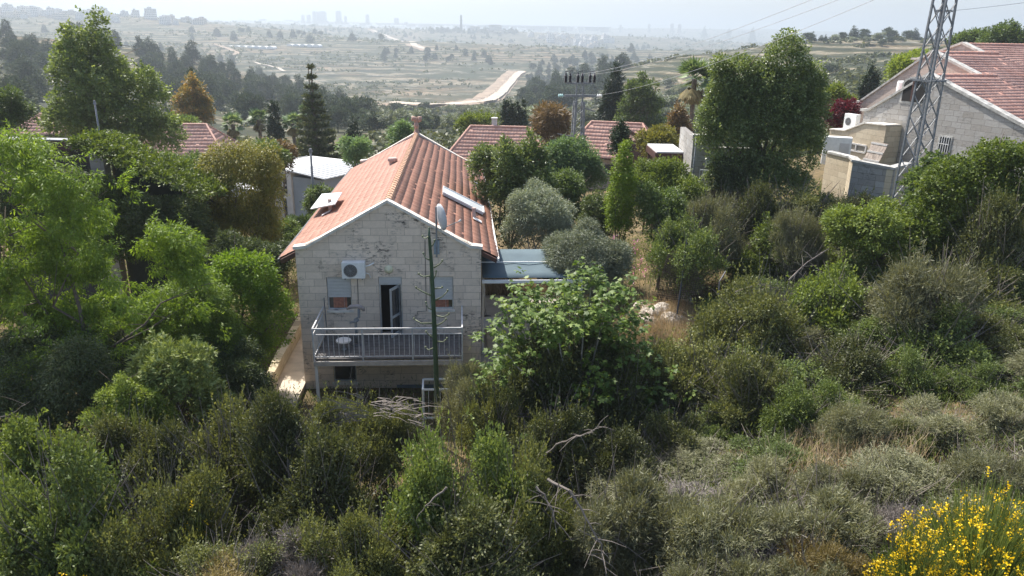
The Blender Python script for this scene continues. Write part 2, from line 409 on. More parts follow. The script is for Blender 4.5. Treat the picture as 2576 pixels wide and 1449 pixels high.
Ds = np.concatenate([np.arange(-15, 90, .45), np.exp(np.linspace(math.log(90), math.log(12000), 470))])
Ts = np.linspace(-1.15, 1.2, 620)
XX = Ts[None, :] * (Ds[:, None] + 22); YY = np.repeat(Ds[:, None], len(Ts), 1)
ZZ = height(XX, YY)
V = np.stack([XX, YY, ZZ], -1).reshape(-1, 3)
nr, nc = XX.shape
ii = (np.arange(nr - 1)[:, None] * nc + np.arange(nc - 1)[None, :]).ravel()
L = np.stack([ii, ii + 1, ii + nc + 1, ii + nc], -1).ravel()
def ground_mat():
    mt, t, b = newmat('hillside_ground')
    co = N(t, 'ShaderNodeTexCoord').outputs['Object']
    sp = N(t, 'ShaderNodeSeparateXYZ'); t.links.new(co, sp.inputs[0])
    far = ramp(t, mth(t, 'MULTIPLY', sp.outputs[1], .001), [(.07, (0, 0, 0)), (.16, (1, 1, 1))]).outputs[0]
    # near litter and dry grass
    nn = noise(t, co, 1.3, 8, .7)
    near = ramp(t, nn, [(.3, (.05, .04, .025)), (.5, (.12, .095, .05)), (.72, (.26, .18, .1))]).outputs[0]
    # far: tan terraces, grey rock ledges, scrub tones
    mp = N(t, 'ShaderNodeMapping'); mp.inputs['Scale'].default_value = (.4, .4, 6); t.links.new(co, mp.inputs[0])
    led = noise(t, mp.outputs[0], .09, 6, .7)
    big = noise(t, co, .006, 5, .6)
    base = ramp(t, big, [(.3, (.045, .05, .028)), (.44, (.1, .082, .047)), (.55, (.27, .175, .11)), (.62, (.21, .15, .09)), (.75, (.09, .085, .045))]).outputs[0]
    scr = ramp(t, noise(t, co, .045, 8, .75), [(.42, (1, 1, 1)), (.58, (0, 0, 0))]).outputs[0]
    wd = ramp(t, noise(t, co, .011, 5, .6), [(.47, (0, 0, 0)), (.55, (1, 1, 1))]).outputs[0]; base = mixc(t, mth(t, 'MULTIPLY', wd, .75), base, (.028, .04, .022))
    base = mixc(t, mth(t, 'MULTIPLY', scr, .85), base, (.04, .05, .026))
    base = mixc(t, ramp(t, led, [(.56, (0, 0, 0)), (.62, (.9, .9, .9))]).outputs[0], base, (.27, .25, .21))
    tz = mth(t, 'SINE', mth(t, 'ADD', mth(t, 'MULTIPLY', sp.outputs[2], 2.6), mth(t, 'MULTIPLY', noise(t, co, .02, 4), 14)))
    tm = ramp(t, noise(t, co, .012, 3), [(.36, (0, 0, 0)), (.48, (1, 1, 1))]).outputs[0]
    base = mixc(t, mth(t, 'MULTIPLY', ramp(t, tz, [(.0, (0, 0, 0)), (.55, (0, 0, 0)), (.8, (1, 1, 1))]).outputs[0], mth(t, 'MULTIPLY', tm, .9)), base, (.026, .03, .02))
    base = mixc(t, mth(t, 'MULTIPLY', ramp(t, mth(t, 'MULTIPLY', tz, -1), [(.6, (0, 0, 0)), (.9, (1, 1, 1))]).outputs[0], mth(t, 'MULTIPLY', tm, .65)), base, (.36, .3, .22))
    scr2 = ramp(t, noise(t, co, .3, 5, .8), [(.47, (1, 1, 1)), (.56, (0, 0, 0))]).outputs[0]
    base = mixc(t, mth(t, 'MULTIPLY', scr2, .55), base, (.045, .055, .03))
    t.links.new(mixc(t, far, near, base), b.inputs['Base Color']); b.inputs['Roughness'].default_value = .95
    b.inputs['Specular IOR Level'].default_value = .1
    return mt
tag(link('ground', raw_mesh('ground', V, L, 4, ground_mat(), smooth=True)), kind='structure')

# ------------------------------------------------------------------ leaves
def rvec(rs, n):
    v = rs.normal(size=(n, 3)); return v / np.linalg.norm(v, axis=1)[:, None]
def norm(v): return v / np.maximum(np.linalg.norm(v, axis=1)[:, None], 1e-6)
SH = {  # leaf outlines: x across, y along, z fold
 'leaf': (np.array([(0, 0, 0), (.5, .45, .12), (0, 1, 0), (-.5, .45, .12)]), [(0, 1, 2, 3)]),
 'lance': (np.array([(0, 0, 0), (.5, .4, .1), (0, 1, -.12), (-.5, .4, .1)]), [(0, 1, 2, 3)]),
 'fig': (np.array([(0, 0, 0), (.42, .12, .05), (.30, .35, .03), (.62, .62, .0), (.2, .62, .05), (0, 1.05, -.1), (-.2, .62, .05), (-.62, .62, 0), (-.3, .35, .03), (-.42, .12, .05)]),
         [(0, 1, 2, 8), (0, 8, 9, 9), (2, 3, 4, 4), (2, 4, 6, 8), (4, 5, 6, 6), (8, 6, 7, 7)]),
 'strip': (np.array([(-.5, 0, 0), (.5, 0, 0), (.35, 1, 0), (-.35, 1, 0)]), [(0, 1, 2, 3)]),
}
def leaves(pos, along, nrm, ln, wd, shape, tint):
    T, faces = SH[shape]; n = len(pos)
    along = norm(along); side = norm(np.cross(along, nrm)); nn = np.cross(side, along)
    ln = np.broadcast_to(ln, n)[:, None, None]; wd = np.broadcast_to(wd, n)[:, None, None]
    V = pos[:, None, :] + side[:, None, :] * T[None, :, 0:1] * wd + along[:, None, :] * T[None, :, 1:2] * ln + nn[:, None, :] * T[None, :, 2:3] * wd
    k = len(T); V = V.reshape(-1, 3)
    if shape == 'fig':   # triangles
        tri = []
        for f in faces:
            tri.append((f[0], f[1], f[2]))
            if f[2] != f[3]: tri.append((f[0], f[2], f[3]))
        fa = np.array(tri)
    else: fa = np.array(faces)
    Lp = (np.arange(n)[:, None, None] * k + fa[None]).reshape(-1)
    return V, Lp, fa.shape[1], np.repeat(tint, len(fa))
def n3(p, s, seed=0):
    rs = np.random.RandomState(100 + seed); r = 0
    for i in range(9):
        k = rs.normal(size=3) * s * (1.0 + .35 * i); r = r + np.sin(p @ k + rs.uniform(0, 6.28)) / (1 + .15 * i)
    return r / 5.2
def crown(name, lobes, ncl, per, clr, ln, wd, mat, shape='leaf', seed=1, droop=.2, upb=.7, inner=.45, shoots=0, sl=.3, gap=.0, gs=1.4, lump=.16, flat=.8, under=.35):
    """lobes: (x,y,z,rx,ry,rz). Leaf clusters on noisy shells of the lobes."""
    rs = np.random.RandomState(seed)
    lb = np.array(lobes, float); area = (lb[:, 3] * lb[:, 4] + lb[:, 4] * lb[:, 5] + lb[:, 3] * lb[:, 5])
    pr = area / area.sum(); C = []; O = []; need = ncl
    while need > 0:
        k = rs.choice(len(lb), size=int(need * 2.2) + 20, p=pr); d = rvec(rs, len(k))
        d[:, 2] = np.where((d[:, 2] < 0) & (rs.rand(len(k)) > under), -d[:, 2], d[:, 2])
        r = 1 - (rs.rand(len(k)) ** 1.6) * inner
        c = lb[k, :3]; R_ = lb[k, 3:]
        p = c + d * R_ * r[:, None]
        bmp = n3(p, gs, seed); p = c + d * R_ * (r * (1 + lump * bmp + lump * .8 * n3(p, gs * 2.7, seed + 7)))[:, None]
        # drop points deep inside other lobes
        q = (p[:, None, :] - lb[None, :, :3]) / lb[None, :, 3:]; dd = np.sqrt((q ** 2).sum(-1)); mn = dd.min(1)
        ok = (mn > (1 - inner) * .75) & (n3(p, gs * 1.6, seed + 3) > gap * 2 - 1.05)
        C.append(p[ok][:need]); O.append(d[ok][:need]); need -= len(C[-1])
    C = np.concatenate(C); O = np.concatenate(O); n = len(C) * per
    cc = np.repeat(C, per, 0); oo = np.repeat(O, per, 0)
    off = rvec(rs, n) * (rs.rand(n) ** .5)[:, None] * clr * np.array([1, 1, flat])
    pos = cc + off
    al = norm(off) * .9 + oo * .7 + rvec(rs, n) * .6; al[:, 2] -= droop
    nr_ = rvec(rs, n) * .8 + oo * .5; nr_[:, 2] += upb
    ti = np.clip(np.repeat(rs.rand(len(C)), per) * .45 + rs.rand(n) * .55, 0, 1)
    if shoots:
        k = rs.randint(0, len(C), shoots); st = C[k]; sd_ = norm(O[k] + rvec(rs, shoots) * .5 + np.array([0, 0, .5])); L_ = sl * rs.uniform(.4, 1.2, shoots); m_ = 14
        f = np.tile(np.linspace(0, 1, m_), shoots)[:, None]; kk = np.repeat(np.arange(shoots), m_); p = st[kk] + sd_[kk] * f * L_[kk][:, None]; p[:, 2] -= (f[:, 0] ** 2) * L_[kk] * max(0, droop) * .5
        pos = np.concatenate([pos, p]); al = np.concatenate([al, sd_[kk] * .6 + rvec(rs, len(kk))]); nr_ = np.concatenate([nr_, rvec(rs, len(kk)) * .8 + np.array([0, 0, .7])]); ti = np.concatenate([ti, rs.uniform(.5, 1, len(kk))]); n = len(pos)
    s = rs.uniform(.7, 1.25, n)
    V, Lp, k, tt = leaves(pos, al, nr_, ln * s, wd * s, shape, ti)
    return raw_mesh(name, V, Lp, k, mat, tt)
def multi(name, parts):
    """join several raw (V, L, k, tint) sets with the same k and one material each"""
    Vs = []; Ls = []; Tt = []; Mi = []; ms = []; off = 0
    for i, (V, Lp, k, tt, mt) in enumerate(parts):
        Vs.append(V); Ls.append(Lp + off); off += len(V); Tt.append(tt); Mi.append(np.full(len(Lp) // 4, i)); ms.append(mt)
    return raw_mesh(name, np.concatenate(Vs), np.concatenate(Ls), 4, ms, np.concatenate(Tt), midx=np.concatenate(Mi))
def branches(name, base, tips, r0, mat, seed=0, parent=None, n=6, wig=.12, fork=.45):
    """a tapered trunk with limbs to the given tips"""
    rs = random.Random(seed); mb = MB(); base = Vector(base)
    ctr = sum((Vector(t) for t in tips), Vector()) / len(tips)
    top = base.lerp(ctr, fork); top.x = base.x * .5 + top.x * .5; top.y = base.y * .5 + top.y * .5
    L_ = (top - base).length
    mid = base.lerp(top, .5) + Vector((rs.uniform(-1, 1), rs.uniform(-1, 1), 0)) * L_ * .05
    mb.tube([base - Vector((0, 0, .4)), base, mid, top], [r0 * 1.35, r0 * 1.1, r0 * .85, r0 * .7], 8)
    for t in tips:
        t = Vector(t); pts = [top.copy()]; rr = [r0 * .5]
        for k in range(1, 5):
            f = k / 4; q = top.lerp(t, f); q += Vector((rs.uniform(-1, 1), rs.uniform(-1, 1), rs.uniform(0, 1))) * (t - top).length * wig * math.sin(f * 3.1)
            pts.append(q); rr.append(r0 * (.5 * (1 - f) + .07))
        mb.tube(pts, rr, n)
        for k in range(3):
            a = pts[2 + k % 3]; b = a + Vector((rs.uniform(-1, 1), rs.uniform(-1, 1), rs.uniform(-.1, 1))) * (t - top).length * .35
            mb.tube([a, (a + b) / 2 + Vector((0, 0, .03)), b], [r0 * .16, r0 * .1, r0 * .04], 4)
    return mb.build(name, mat, parent, smooth=True)

LM = dict(
 walnut=leafmat('leaf_pecan', (.07, .12, .015), (.15, .225, .03), (.27, .36, .06), trans=.45),
 plane=leafmat('leaf_plane_tree', (.06, .09, .024), (.13, .175, .05), (.25, .3, .11), trans=.38),
 gold=leafmat('leaf_golden_willow', (.07, .08, .018), (.15, .15, .03), (.26, .22, .04), trans=.35),
 citrus=leafmat('leaf_citrus', (.07, .13, .012), (.17, .27, .022), (.31, .4, .05), trans=.42),
 loquat=leafmat('leaf_loquat', (.08, .11, .03), (.16, .2, .055), (.32, .36, .15), trans=.25),
 lime=leafmat('leaf_lime_green', (.08, .115, .02), (.16, .21, .035), (.26, .31, .06), trans=.38),
 ivy=leafmat('leaf_ivy', (.04, .07, .014), (.1, .14, .022), (.17, .21, .035), trans=.35),
 ficus=leafmat('leaf_ficus', (.06, .09, .026), (.13, .175, .055), (.3, .35, .16), trans=.35, spec=.5, rough=.4),
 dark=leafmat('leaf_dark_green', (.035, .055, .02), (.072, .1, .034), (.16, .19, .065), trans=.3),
 mid=leafmat('leaf_mid_green', (.055, .09, .028), (.11, .16, .045), (.19, .24, .08), trans=.35),
 pale=leafmat('leaf_pale_green', (.08, .14, .06), (.15, .23, .1), (.22, .3, .15), trans=.35),
 ygc=leafmat('leaf_yellow_green_conifer', (.07, .12, .01), (.14, .2, .018), (.2, .26, .03), trans=.3),
 olive=leafmat('leaf_olive', (.1, .12, .08), (.19, .215, .145), (.33, .36, .26), trans=.2),
 fig=leafmat('leaf_fig', (.045, .085, .018), (.11, .17, .03), (.25, .32, .08), trans=.36),
 shrub=leafmat('leaf_olive_green_shrub', (.055, .065, .024), (.125, .14, .046), (.26, .26, .1), trans=.32),
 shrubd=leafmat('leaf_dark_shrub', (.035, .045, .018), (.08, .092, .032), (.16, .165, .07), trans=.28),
 shrubb=leafmat('leaf_bright_shrub', (.06, .09, .02), (.135, .18, .035), (.23, .28, .06), trans=.35),
 grey=leafmat('leaf_grey_green', (.095, .1, .052), (.175, .178, .1), (.28, .272, .165), trans=.25),
 purp=leafmat('twig_grey_purple', (.09, .078, .07), (.16, .14, .125), (.25, .22, .19), trans=.1, tcol=(1, 1, 1)),
 brown=leafmat('leaf_golden_brown', (.1, .075, .03), (.19, .15, .06), (.28, .23, .1), trans=.25),
 dry=leafmat('dry_grass_blade', (.28, .2, .12), (.42, .33, .21), (.58, .49, .34), trans=.2, tcol=(1, .97, .85)),
 pine=leafmat('needle_pine', (.03, .045, .024), (.055, .075, .038), (.1, .12, .065), trans=.12, spec=.08, rough=.8),
 cyp=leafmat('leaf_cypress', (.014, .028, .012), (.03, .05, .02), trans=.12),
 arau=leafmat('needle_araucaria', (.045, .06, .025), (.09, .105, .045), (.16, .17, .07), trans=.2),
 palm=leafmat('palm_frond', (.05, .09, .03), (.12, .18, .07), (.24, .3, .14), trans=.25),
 orange=leafmat('leaf_silky_oak', (.08, .09, .03), (.17, .14, .045), (.42, .22, .05), trans=.3),
 rust=leafmat('leaf_rusty_brown', (.08, .06, .025), (.17, .11, .05), (.24, .17, .08), trans=.25),
 red=leafmat('leaf_purple_plum', (.035, .008, .012), (.1, .014, .025), (.17, .03, .04), trans=.3, tcol=(1, .4, .4)),
 shrubm=leafmat('leaf_mottled_green_shrub', (.045, .07, .02), (.11, .15, .04), (.23, .27, .09), trans=.32),
 yellow=leafmat('petal_yellow', (.5, .34, .0), (.82, .56, .01), trans=.25, tcol=(1, 1, .3)),
 pink=leafmat('petal_pink', (.45, .15, .3), (.65, .28, .45), trans=.3, tcol=(1, .6, .8)),
)
exec_parts = []
# ------------------------------------------------------------------ building helpers
def wall_holes(mb, x0, x1, z0, z1, holes, y0, y1):
    xs = sorted({x0, x1, *[h[0] for h in holes], *[h[1] for h in holes]}); zs = sorted({z0, z1, *[h[2] for h in holes], *[h[3] for h in holes]})
    for a, b in zip(xs, xs[1:]):
        run = None
        for c, d in zip(zs, zs[1:]):
            inside = any(h[0] <= a and b <= h[1] and h[2] <= c and d <= h[3] for h in holes)
            if inside:
                if run: mb.box((a, y0, run[0]), (b, y1, run[1])); run = None
            else: run = (run[0] if run else c, d)
        if run: mb.box((a, y0, run[0]), (b, y1, run[1]))
def tile_slope(name, A, B, Cc, Dd, mat, parent, course=.36, wave=.21, amp=.022, step=.03, seg=6):
    """ridge A->B, eave D->C (A above D). Overlapping courses of corrugated clay tiles as real relief; lip shadow lines are tinted on."""
    A, B, Cc, Dd = map(Vector, (A, B, Cc, Dd)); U = (B - A); U = U if U.length > 1e-3 else (Cc - Dd); U = U.normalized()
    Nn = U.cross(((Dd + Cc) / 2 - (A + B) / 2)); Nn = Nn.normalized()
    if Nn.z < 0: Nn = -Nn
    Dn = Nn.cross(U); mid = ((Dd + Cc) / 2 - (A + B) / 2)
    if Dn.dot(mid) < 0: Dn = -Dn
    Ls = mid.dot(Dn); nC = max(2, round(Ls / course)); o = A
    sa, sb, sc_, sd_ = 0, (B - A).dot(U), (Cc - A).dot(U), (Dd - A).dot(U)
    rs = random.Random(3); V = []; Q = []; tt = []
    du = wave / seg; lo = min(sa, sd_); hi = max(sb, sc_)
    for j in range(nC):
        f0, f1 = j / nC, (j + 1) / nC + .02
        rows = []
        for f, h in ((f0, .0), (f1, step), (f1, step - .03)):
            l = sa + (sd_ - sa) * f; r = sb + (sc_ - sb) * f; row = []; k0 = math.ceil(l / du); k1 = math.floor(r / du)
            us = [l] + [k * du for k in range(int(k0), int(k1) + 1)] + [r]; row = us; rows.append((f, h, us))
        us = sorted(set(round(x, 4) for x in rows[0][2] + rows[1][2])); base = len(V); n = len(us)
        sag = 0
        for (f, h, _u) in rows:
            l = sa + (sd_ - sa) * f; r = sb + (sc_ - sb) * f
            for x in us:
                xx = min(max(x, l), r); ph = (xx / wave) * 2 * math.pi
                tile = int(xx / wave); jit = ((tile * 7919 + j * 104729) % 101) / 101.0
                jit = jit * 1.5 - .25 if ((tile * 31 + j * 17) % 13 == 0) else jit
                hh = h + amp * (math.cos(ph) * .5 + .5) + .012 * (jit - .5) + .012 * math.sin(xx * .9 + j * .7)
                q = o + U * xx + Dn * (Ls * f) + Nn * hh; V.append((q.x, q.y, q.z))
        for rrow in range(2):
            for k in range(n - 1):
                a = base + rrow * n + k; Q += [a, a + 1, a + n + 1, a + n]
                tile = int(us[k] / wave); tt.append(((tile * 7919 + j * 104729) % 97) / 97.0 if rrow == 0 else -.7)  # lips get a very dark tint, painting the shadow line under each course
    me = raw_mesh(name, np.array(V), np.array(Q), 4, mat, np.array(tt))
    return link(name, me, parent)
def ridge_caps(name, A, B, mat, parent, r=.12, L=.38):
    mb = MB(); A = Vector(A); B = Vector(B); n = max(2, round((B - A).length / L)); d = (B - A) / n
    for k in range(n):
        p = A + d * k; q = p + d * 1.12; mb.tube([p, q], [r, r * .82], 8)
    return mb.build(name, mat, parent, smooth=False)
def coping(name, pts, y0, y1, mat, parent, th=.11):
    mb = MB()
    for (xa, za), (xb, zb) in zip(pts, pts[1:]):
        L = math.hypot(xb - xa, zb - za); n = max(1, round(L / .7))
        for k in range(n):
            f0, f1 = k / n, (k + 1) / n - .012 / L; g = .004 * (k % 2)
            p0 = (xa + (xb - xa) * f0, za + (zb - za) * f0); p1 = (xa + (xb - xa) * f1, za + (zb - za) * f1)
            mb.prism([(p0[0], p0[1] + g), (p1[0], p1[1] + g), (p1[0], p1[1] + th + g), (p0[0], p0[1] + th + g)], y0 - g, y1)
    return mb.build(name, mat, parent)
def ac_unit(name, label, loc, rz, parent=None, w=.82, h=.6, d=.32):
    t = thing(name, label, 'air conditioner', loc, rz)
    MB().box((0, -d, 0), (w, 0, h)).build('casing', M_WHITE, t, bevel=.015)
    mb = MB(); c = (w * .38, -d - .002, h * .5)
    for r in (.05, .1, .15, .2, .24):
        mb.tube([(c[0] + r * math.cos(a), c[1] - .012, c[2] + r * math.sin(a)) for a in np.linspace(0, 2 * math.pi, 20)], .006, 4)
    for a in np.linspace(0, math.pi, 6, endpoint=False): mb.bar((c[0] - .24 * math.cos(a), c[1] - .01, c[2] - .24 * math.sin(a)), (c[0] + .24 * math.cos(a), c[1] - .01, c[2] + .24 * math.sin(a)), .008)
    mb.build('fan_grille', M_METAL, t)
    MB().lathe([(.0, 0), (.23, 0), (.23, -.008), (0, -.008)], (c[0], c[1], c[2]), 24, 'y').build('fan_opening', plain('fan_shadow_grey', (.11, .1, .09), .8), t)
    mb = MB(); mb.box((.08, -d, -.05), (.12, .02, -.002)); mb.box((w - .12, -d, -.05), (w - .08, .02, -.002)); mb.build('bracket', M_METAL, t)
    mb = MB(); mb.tube([(w, -.1, .4), (w + .12, -.08, .42), (w + .3, -.02, .5)], .03, 6); mb.tube([(w, -.1, .15), (w + .12, -.08, .1), (w + .16, -.02, -.05)], .018, 6); mb.build('pipe', M_WHITE, t)
    return t

# ------------------------------------------------------------------ main house
house = thing('stone_house', 'narrow limestone house with a red tiled gable roof and balcony, in the middle', 'house', (HP[0], HP[1], 0), rad(4.1))
EZ, AX, AZ_, WID, LEN = 6.55, 3.33, 8.27, 6.66, 19.5
mb = MB()
holes = [(1.03, 1.92, 4.23, 5.52), (2.91, 3.76, 3.25, 5.52), (4.76, 5.64, 4.23, 5.52), (1.09, 1.94, 1.32, 2.03)]
wall_holes(mb, 0, WID, .2, EZ, holes, 0, .28)
mb.prism([(0, EZ), (WID, EZ), (AX, AZ_ - .02)], 0, .28)
mb.box((0, .28, .2), (.25, LEN, 6.3)); mb.box((WID - .25, .28, .2), (WID, LEN, 6.3)); mb.box((.25, LEN - .28, .2), (WID - .25, LEN, EZ))
mb.prism([(0, EZ), (WID, EZ), (AX, AZ_ - .02)], LEN - .28, LEN)
mb.build('wall', M_STONE, house)
mb = MB(); mb.box((3.45, -.02, .2), (6.62, -.003, 1.17)); mb.build('plinth', M_GREYPL, house)
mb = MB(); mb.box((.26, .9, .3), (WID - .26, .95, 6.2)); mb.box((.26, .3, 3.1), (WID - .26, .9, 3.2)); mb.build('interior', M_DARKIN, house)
k = .522
for nm, side in (('roof_slope', -1), ('roof_slope', 1)):
    def rp(u, y, off=0): return (AX + side * u, y, 8.22 - k * u + off)
    A_, B_, C_, D_ = rp(0, .26), rp(0, LEN - .3), rp(3.93, LEN - .3), rp(3.93, .26)
    tile_slope('roof_slope', A_, B_, C_, D_, M_TILE_SHEEN if side < 0 else M_TILE, house, step=.016 if side > 0 else .012, amp=.012, course=.36)
    mb = MB()   # boarded underside and fascia of the eave, open at the gable ends
    xs = sorted((AX + side * 3.36, AX + side * 3.90)); zi = 8.22 - k * 3.36; zo = 8.22 - k * 3.9
    zz = (zi, zo) if side > 0 else (zo, zi)
    mb.prism([(xs[0], zz[0] - .2), (xs[1], zz[1] - .2), (xs[1], zz[1] - .04), (xs[0], zz[0] - .04)], .12, LEN - .15)
    for q in np.arange(.5, LEN, .9): mb.prism([(xs[0], zz[0] - .32), (xs[1], zz[1] - .27), (xs[1], zz[1] - .2), (xs[0], zz[0] - .2)], q, q + .09)
    mb.build('eave_soffit', M_WOODBR, house)
    mb = MB(); xg = AX + side * 3.97; mb.bar((xg, .1, zo - .06), (xg, LEN - .12, zo - .06), .06, .1); mb.build('gutter', M_WHITE if side > 0 else M_DKMETAL, house)
ridge_caps('ridge', (AX, .28, 8.24), (AX, LEN - .3, 8.24), M_RIDGE, house, .16, .42)
cp = [(-.06, EZ + .01), (.4, EZ + .06), (AX, AZ_), (WID - .4, EZ + .06), (WID + .06, EZ + .01)]
coping('front_coping', cp, -.07, .3, M_COPE, house); coping('rear_coping', cp, LEN - .32, LEN + .05, M_COPE, house)
def shutter_window(x0, x1, z0, z1, zs, glass=True):
    f = MB(); t = .05; yy = .1
    f.box((x0, yy, z0), (x0 + t, yy + .08, z1)); f.box((x1 - t, yy, z0), (x1, yy + .08, z1)); f.box((x0 + t, yy, z0), (x1 - t, yy + .08, z0 + t)); f.box((x0 + t, yy, z1 - .1), (x1 - t, yy + .08, z1))
    f.bar(((x0 + x1) / 2 + .15, yy + .04, z0 + t), ((x0 + x1) / 2 + .15, yy + .04, zs), .04)
    fo = f.build('window', M_ALU, house)
    MB().box((x0 + t, yy + .05, z0 + t), (x1 - t, yy + .06, z1 - .1)).build('pane', M_GLASSB, fo)
    s = MB(); n = max(2, int((z1 - .02 - zs) / .055))
    for i in range(n):
        a = zs + (z1 - .02 - zs) * i / n; b = zs + (z1 - .02 - zs) * (i + 1) / n
        s.prism([(0, 0)] * 0 or [(x0 + .03, a), (x1 - .03, a), (x1 - .03, b - .008), (x0 + .03, b - .008)], .055, .085)
    s.build('roller_shutter', M_SHUT, fo)
    MB().box((x0 - .05, -.05, z0 - .08), (x1 + .05, .12, z0 - .002)).build('sill', M_COPE, fo)
    if glass:
        c = MB()
        for i in range(9):
            xa = x0 + .2 + i * .055; c.box((xa, yy + .012 + .008 * (i % 2), z0 + .06), (xa + .05, yy + .02 + .008 * (i % 2), zs + .05))
        c.build('curtain', M_FABRIC, fo)
    return fo
shutter_window(1.03, 1.92, 4.23, 5.52, 4.72); shutter_window(4.76, 5.64, 4.23, 5.52, 4.6)
f = MB(); f.box((2.91, .06, 3.25), (2.97, .16, 5.24)); f.box((3.7, .06, 3.25), (3.76, .16, 5.24)); f.box((2.97, .06, 5.19), (3.7, .16, 5.24)); df = f.build('door_frame', M_ALU, house)
s = MB()
for i in range(5): s.box((2.92, .04, 5.25 + i * .053), (3.75, .07, 5.296 + i * .053))
s.build('roller_shutter', M_SHUT, df)
R_ = Matrix.Rotation(rad(62), 3, 'Z'); o_ = (3.68, .17, 0); d_ = MB()   # open glazed door leaf swung inside
for a, b in (((-.66, 0, 3.27), (-.58, .04, 5.17)), ((-.08, 0, 3.27), (0, .04, 5.17)), ((-.58, 0, 3.27), (-.08, .04, 3.4)), ((-.58, 0, 5.08), (-.08, .04, 5.17)), ((-.58, 0, 4.0), (-.08, .04, 4.1))): d_.box(a, b, R_, o_)
dl = d_.build('door', M_ALU, house); MB().box((-.58, .015, 3.4), (-.08, .02, 5.08), R_, o_).build('pane', M_GLASSB, dl)
f = MB(); f.box((1.09, .06, 1.32), (1.13, .14, 2.03)); f.box((1.9, .06, 1.32), (1.94, .14, 2.03)); f.box((1.13, .06, 1.99), (1.9, .14, 2.03)); f.box((1.13, .06, 1.32), (1.9, .14, 1.37)); lw = f.build('window', M_ALU, house)
MB().box((1.13, .1, 1.37), (1.9, .11, 1.99)).build('pane', M_GLASSB, lw); MB().box((1.03, -.06, 1.22), (2.0, .1, 1.318)).build('sill', M_COPE, lw)
MB().lathe([(0, 0), (.15, 0), (.16, -.03), (.13, -.07), (.07, -.1), (0, -.105)], (3.3, 0, 5.81), 20, 'y').build('wall_lamp', plain('lamp_glass', (.62, .6, .42), .3), house, smooth=True)
mb = MB(); mb.tube([(4.63, -.015, 6.9), (4.63, -.015, 4.18), (4.3, -.015, 4.16), (4.3, -.01, 4.05)], .012, 5); mb.tube([(2.16, -.01, 5.5), (2.14, -.01, 4.3)], .012, 5); mb.build('wall_cable', M_DKMETAL, house)
# stains under the lamp box and roof vents
def rz_(x, off=0): return 8.22 - k * abs(x - AX) + off
mb = MB(); mb.lathe([(.0, -.1), (.17, -.1), (.17, .12), (.24, .13), (.24, .26), (.2, .3), (0, .31)], (2.6, 11.0, rz_(2.6)), 16); mb.build('roof_vent', M_PINKWALL, house)
for (x, y, h_, nm) in ((.37, 5.54, .5, 'vent_pipe'), (6.48, 4.7, .42, 'vent_pipe'), (6.59, 13.4, .4, 'vent_pipe')):
    mb = MB(); z = rz_(x); mb.lathe([(.075, -.1), (.075, h_), (.09, h_ + .005), (.09, h_ + .05), (0, h_ + .055)], (x, y, z), 12); vp = mb.build(nm, M_PINKWALL, house)
    sg = 1 if x > AX else -1; R2 = Matrix.Rotation(math.atan(k) * sg, 3, 'Y')
    MB().box((-.2, -.45, .035), (.2, -.1, .05), R2, (x + .12 * sg, y + .1, rz_(x + .12 * sg) + .02)).build('flashing', M_WHITE, vp)
# ridge-end chimney ornament
mb = MB(); mb.lathe([(.18, -.1), (.19, .05), (.13, .1), (.12, .34), (.16, .38), (.17, .46), (.12, .5), (.12, .7), (0, .7)], (AX, LEN - .15, 8.3), 14)
mb.tube([(AX - .02, LEN - .15, 8.92), (AX - .02, LEN - .15, 9.12), (AX - .25, LEN - .2, 9.16)], [.12, .14, .15], 10); mb.tube([(AX, LEN - .15, 8.98), (AX + .2, LEN - .15, 9.06), (AX + .22, LEN - .15, 9.26)], [.1, .13, .14], 10)
mb.build('chimney_cowl', M_TERRA, house, smooth=True)
# balcony
mb = MB()
for i in range(17): mb.box((.87, -2.18 + i * .128, 3.2), (5.95, -2.18 + i * .128 + .118, 3.25 - .004 * (i % 2)))
dk = mb.build('balcony_floor', M_DECK, house)
mb = MB(); mb.box((.84, -2.26, 3.0), (5.98, -2.19, 3.17)); mb.box((.84, -2.19, 3.02), (.92, -.002, 3.17)); mb.box((5.9, -2.19, 3.02), (5.98, -.002, 3.17)); mb.box((.92, -1.1, 3.02), (5.9, -1.0, 3.15)); mb.build('balcony_beam', plain('balcony_beam_paint', (.42, .38, .34), .7), house)
mb = MB()
for x in (.9,): mb.bar((x, -2.15, .5), (x, -2.15, 3.0), .1)
mb.bar((5.9, -2.15, .5), (5.9, -2.15, 3.0), .1); mb.build('balcony_post', M_OFFWH, house)
mb = MB(); zt = 4.36
for a, b in (((.86, -2.2, zt), (5.95, -2.2, zt)), ((.86, -2.2, zt), (.86, -.02, zt)), ((5.95, -2.2, zt), (5.95, -.02, zt))): mb.bar(a, b, .05, .05)
for a, b in (((.86, -2.2, 4.15), (5.95, -2.2, 4.15)), ((.86, -2.2, 4.15), (.86, -.02, 4.15)), ((5.95, -2.2, 4.15), (5.95, -.02, 4.15)), ((.86, -2.2, 3.33), (5.95, -2.2, 3.33)), ((.86, -2.2, 3.33), (.86, -.02, 3.33)), ((5.95, -2.2, 3.33), (5.95, -.02, 3.33))): mb.bar(a, b, .028, .03)
for x in (.86, 2.53, 4.24, 5.95): mb.bar((x, -2.2, 3.1), (x, -2.2, zt), .045)
for x in np.arange(1.03, 5.9, .172): mb.bar((x, -2.2, 3.33), (x, -2.2, 4.15), .018)
for x in (.86, 5.95):
    for y in np.arange(-2.05, -.05, .172): mb.bar((x, y, 3.33), (x, y, 4.15), .018)
mb.build('balcony_railing', plain('railing_paint', (.5, .5, .5), .5), house)
HM = house.matrix_basis.copy()
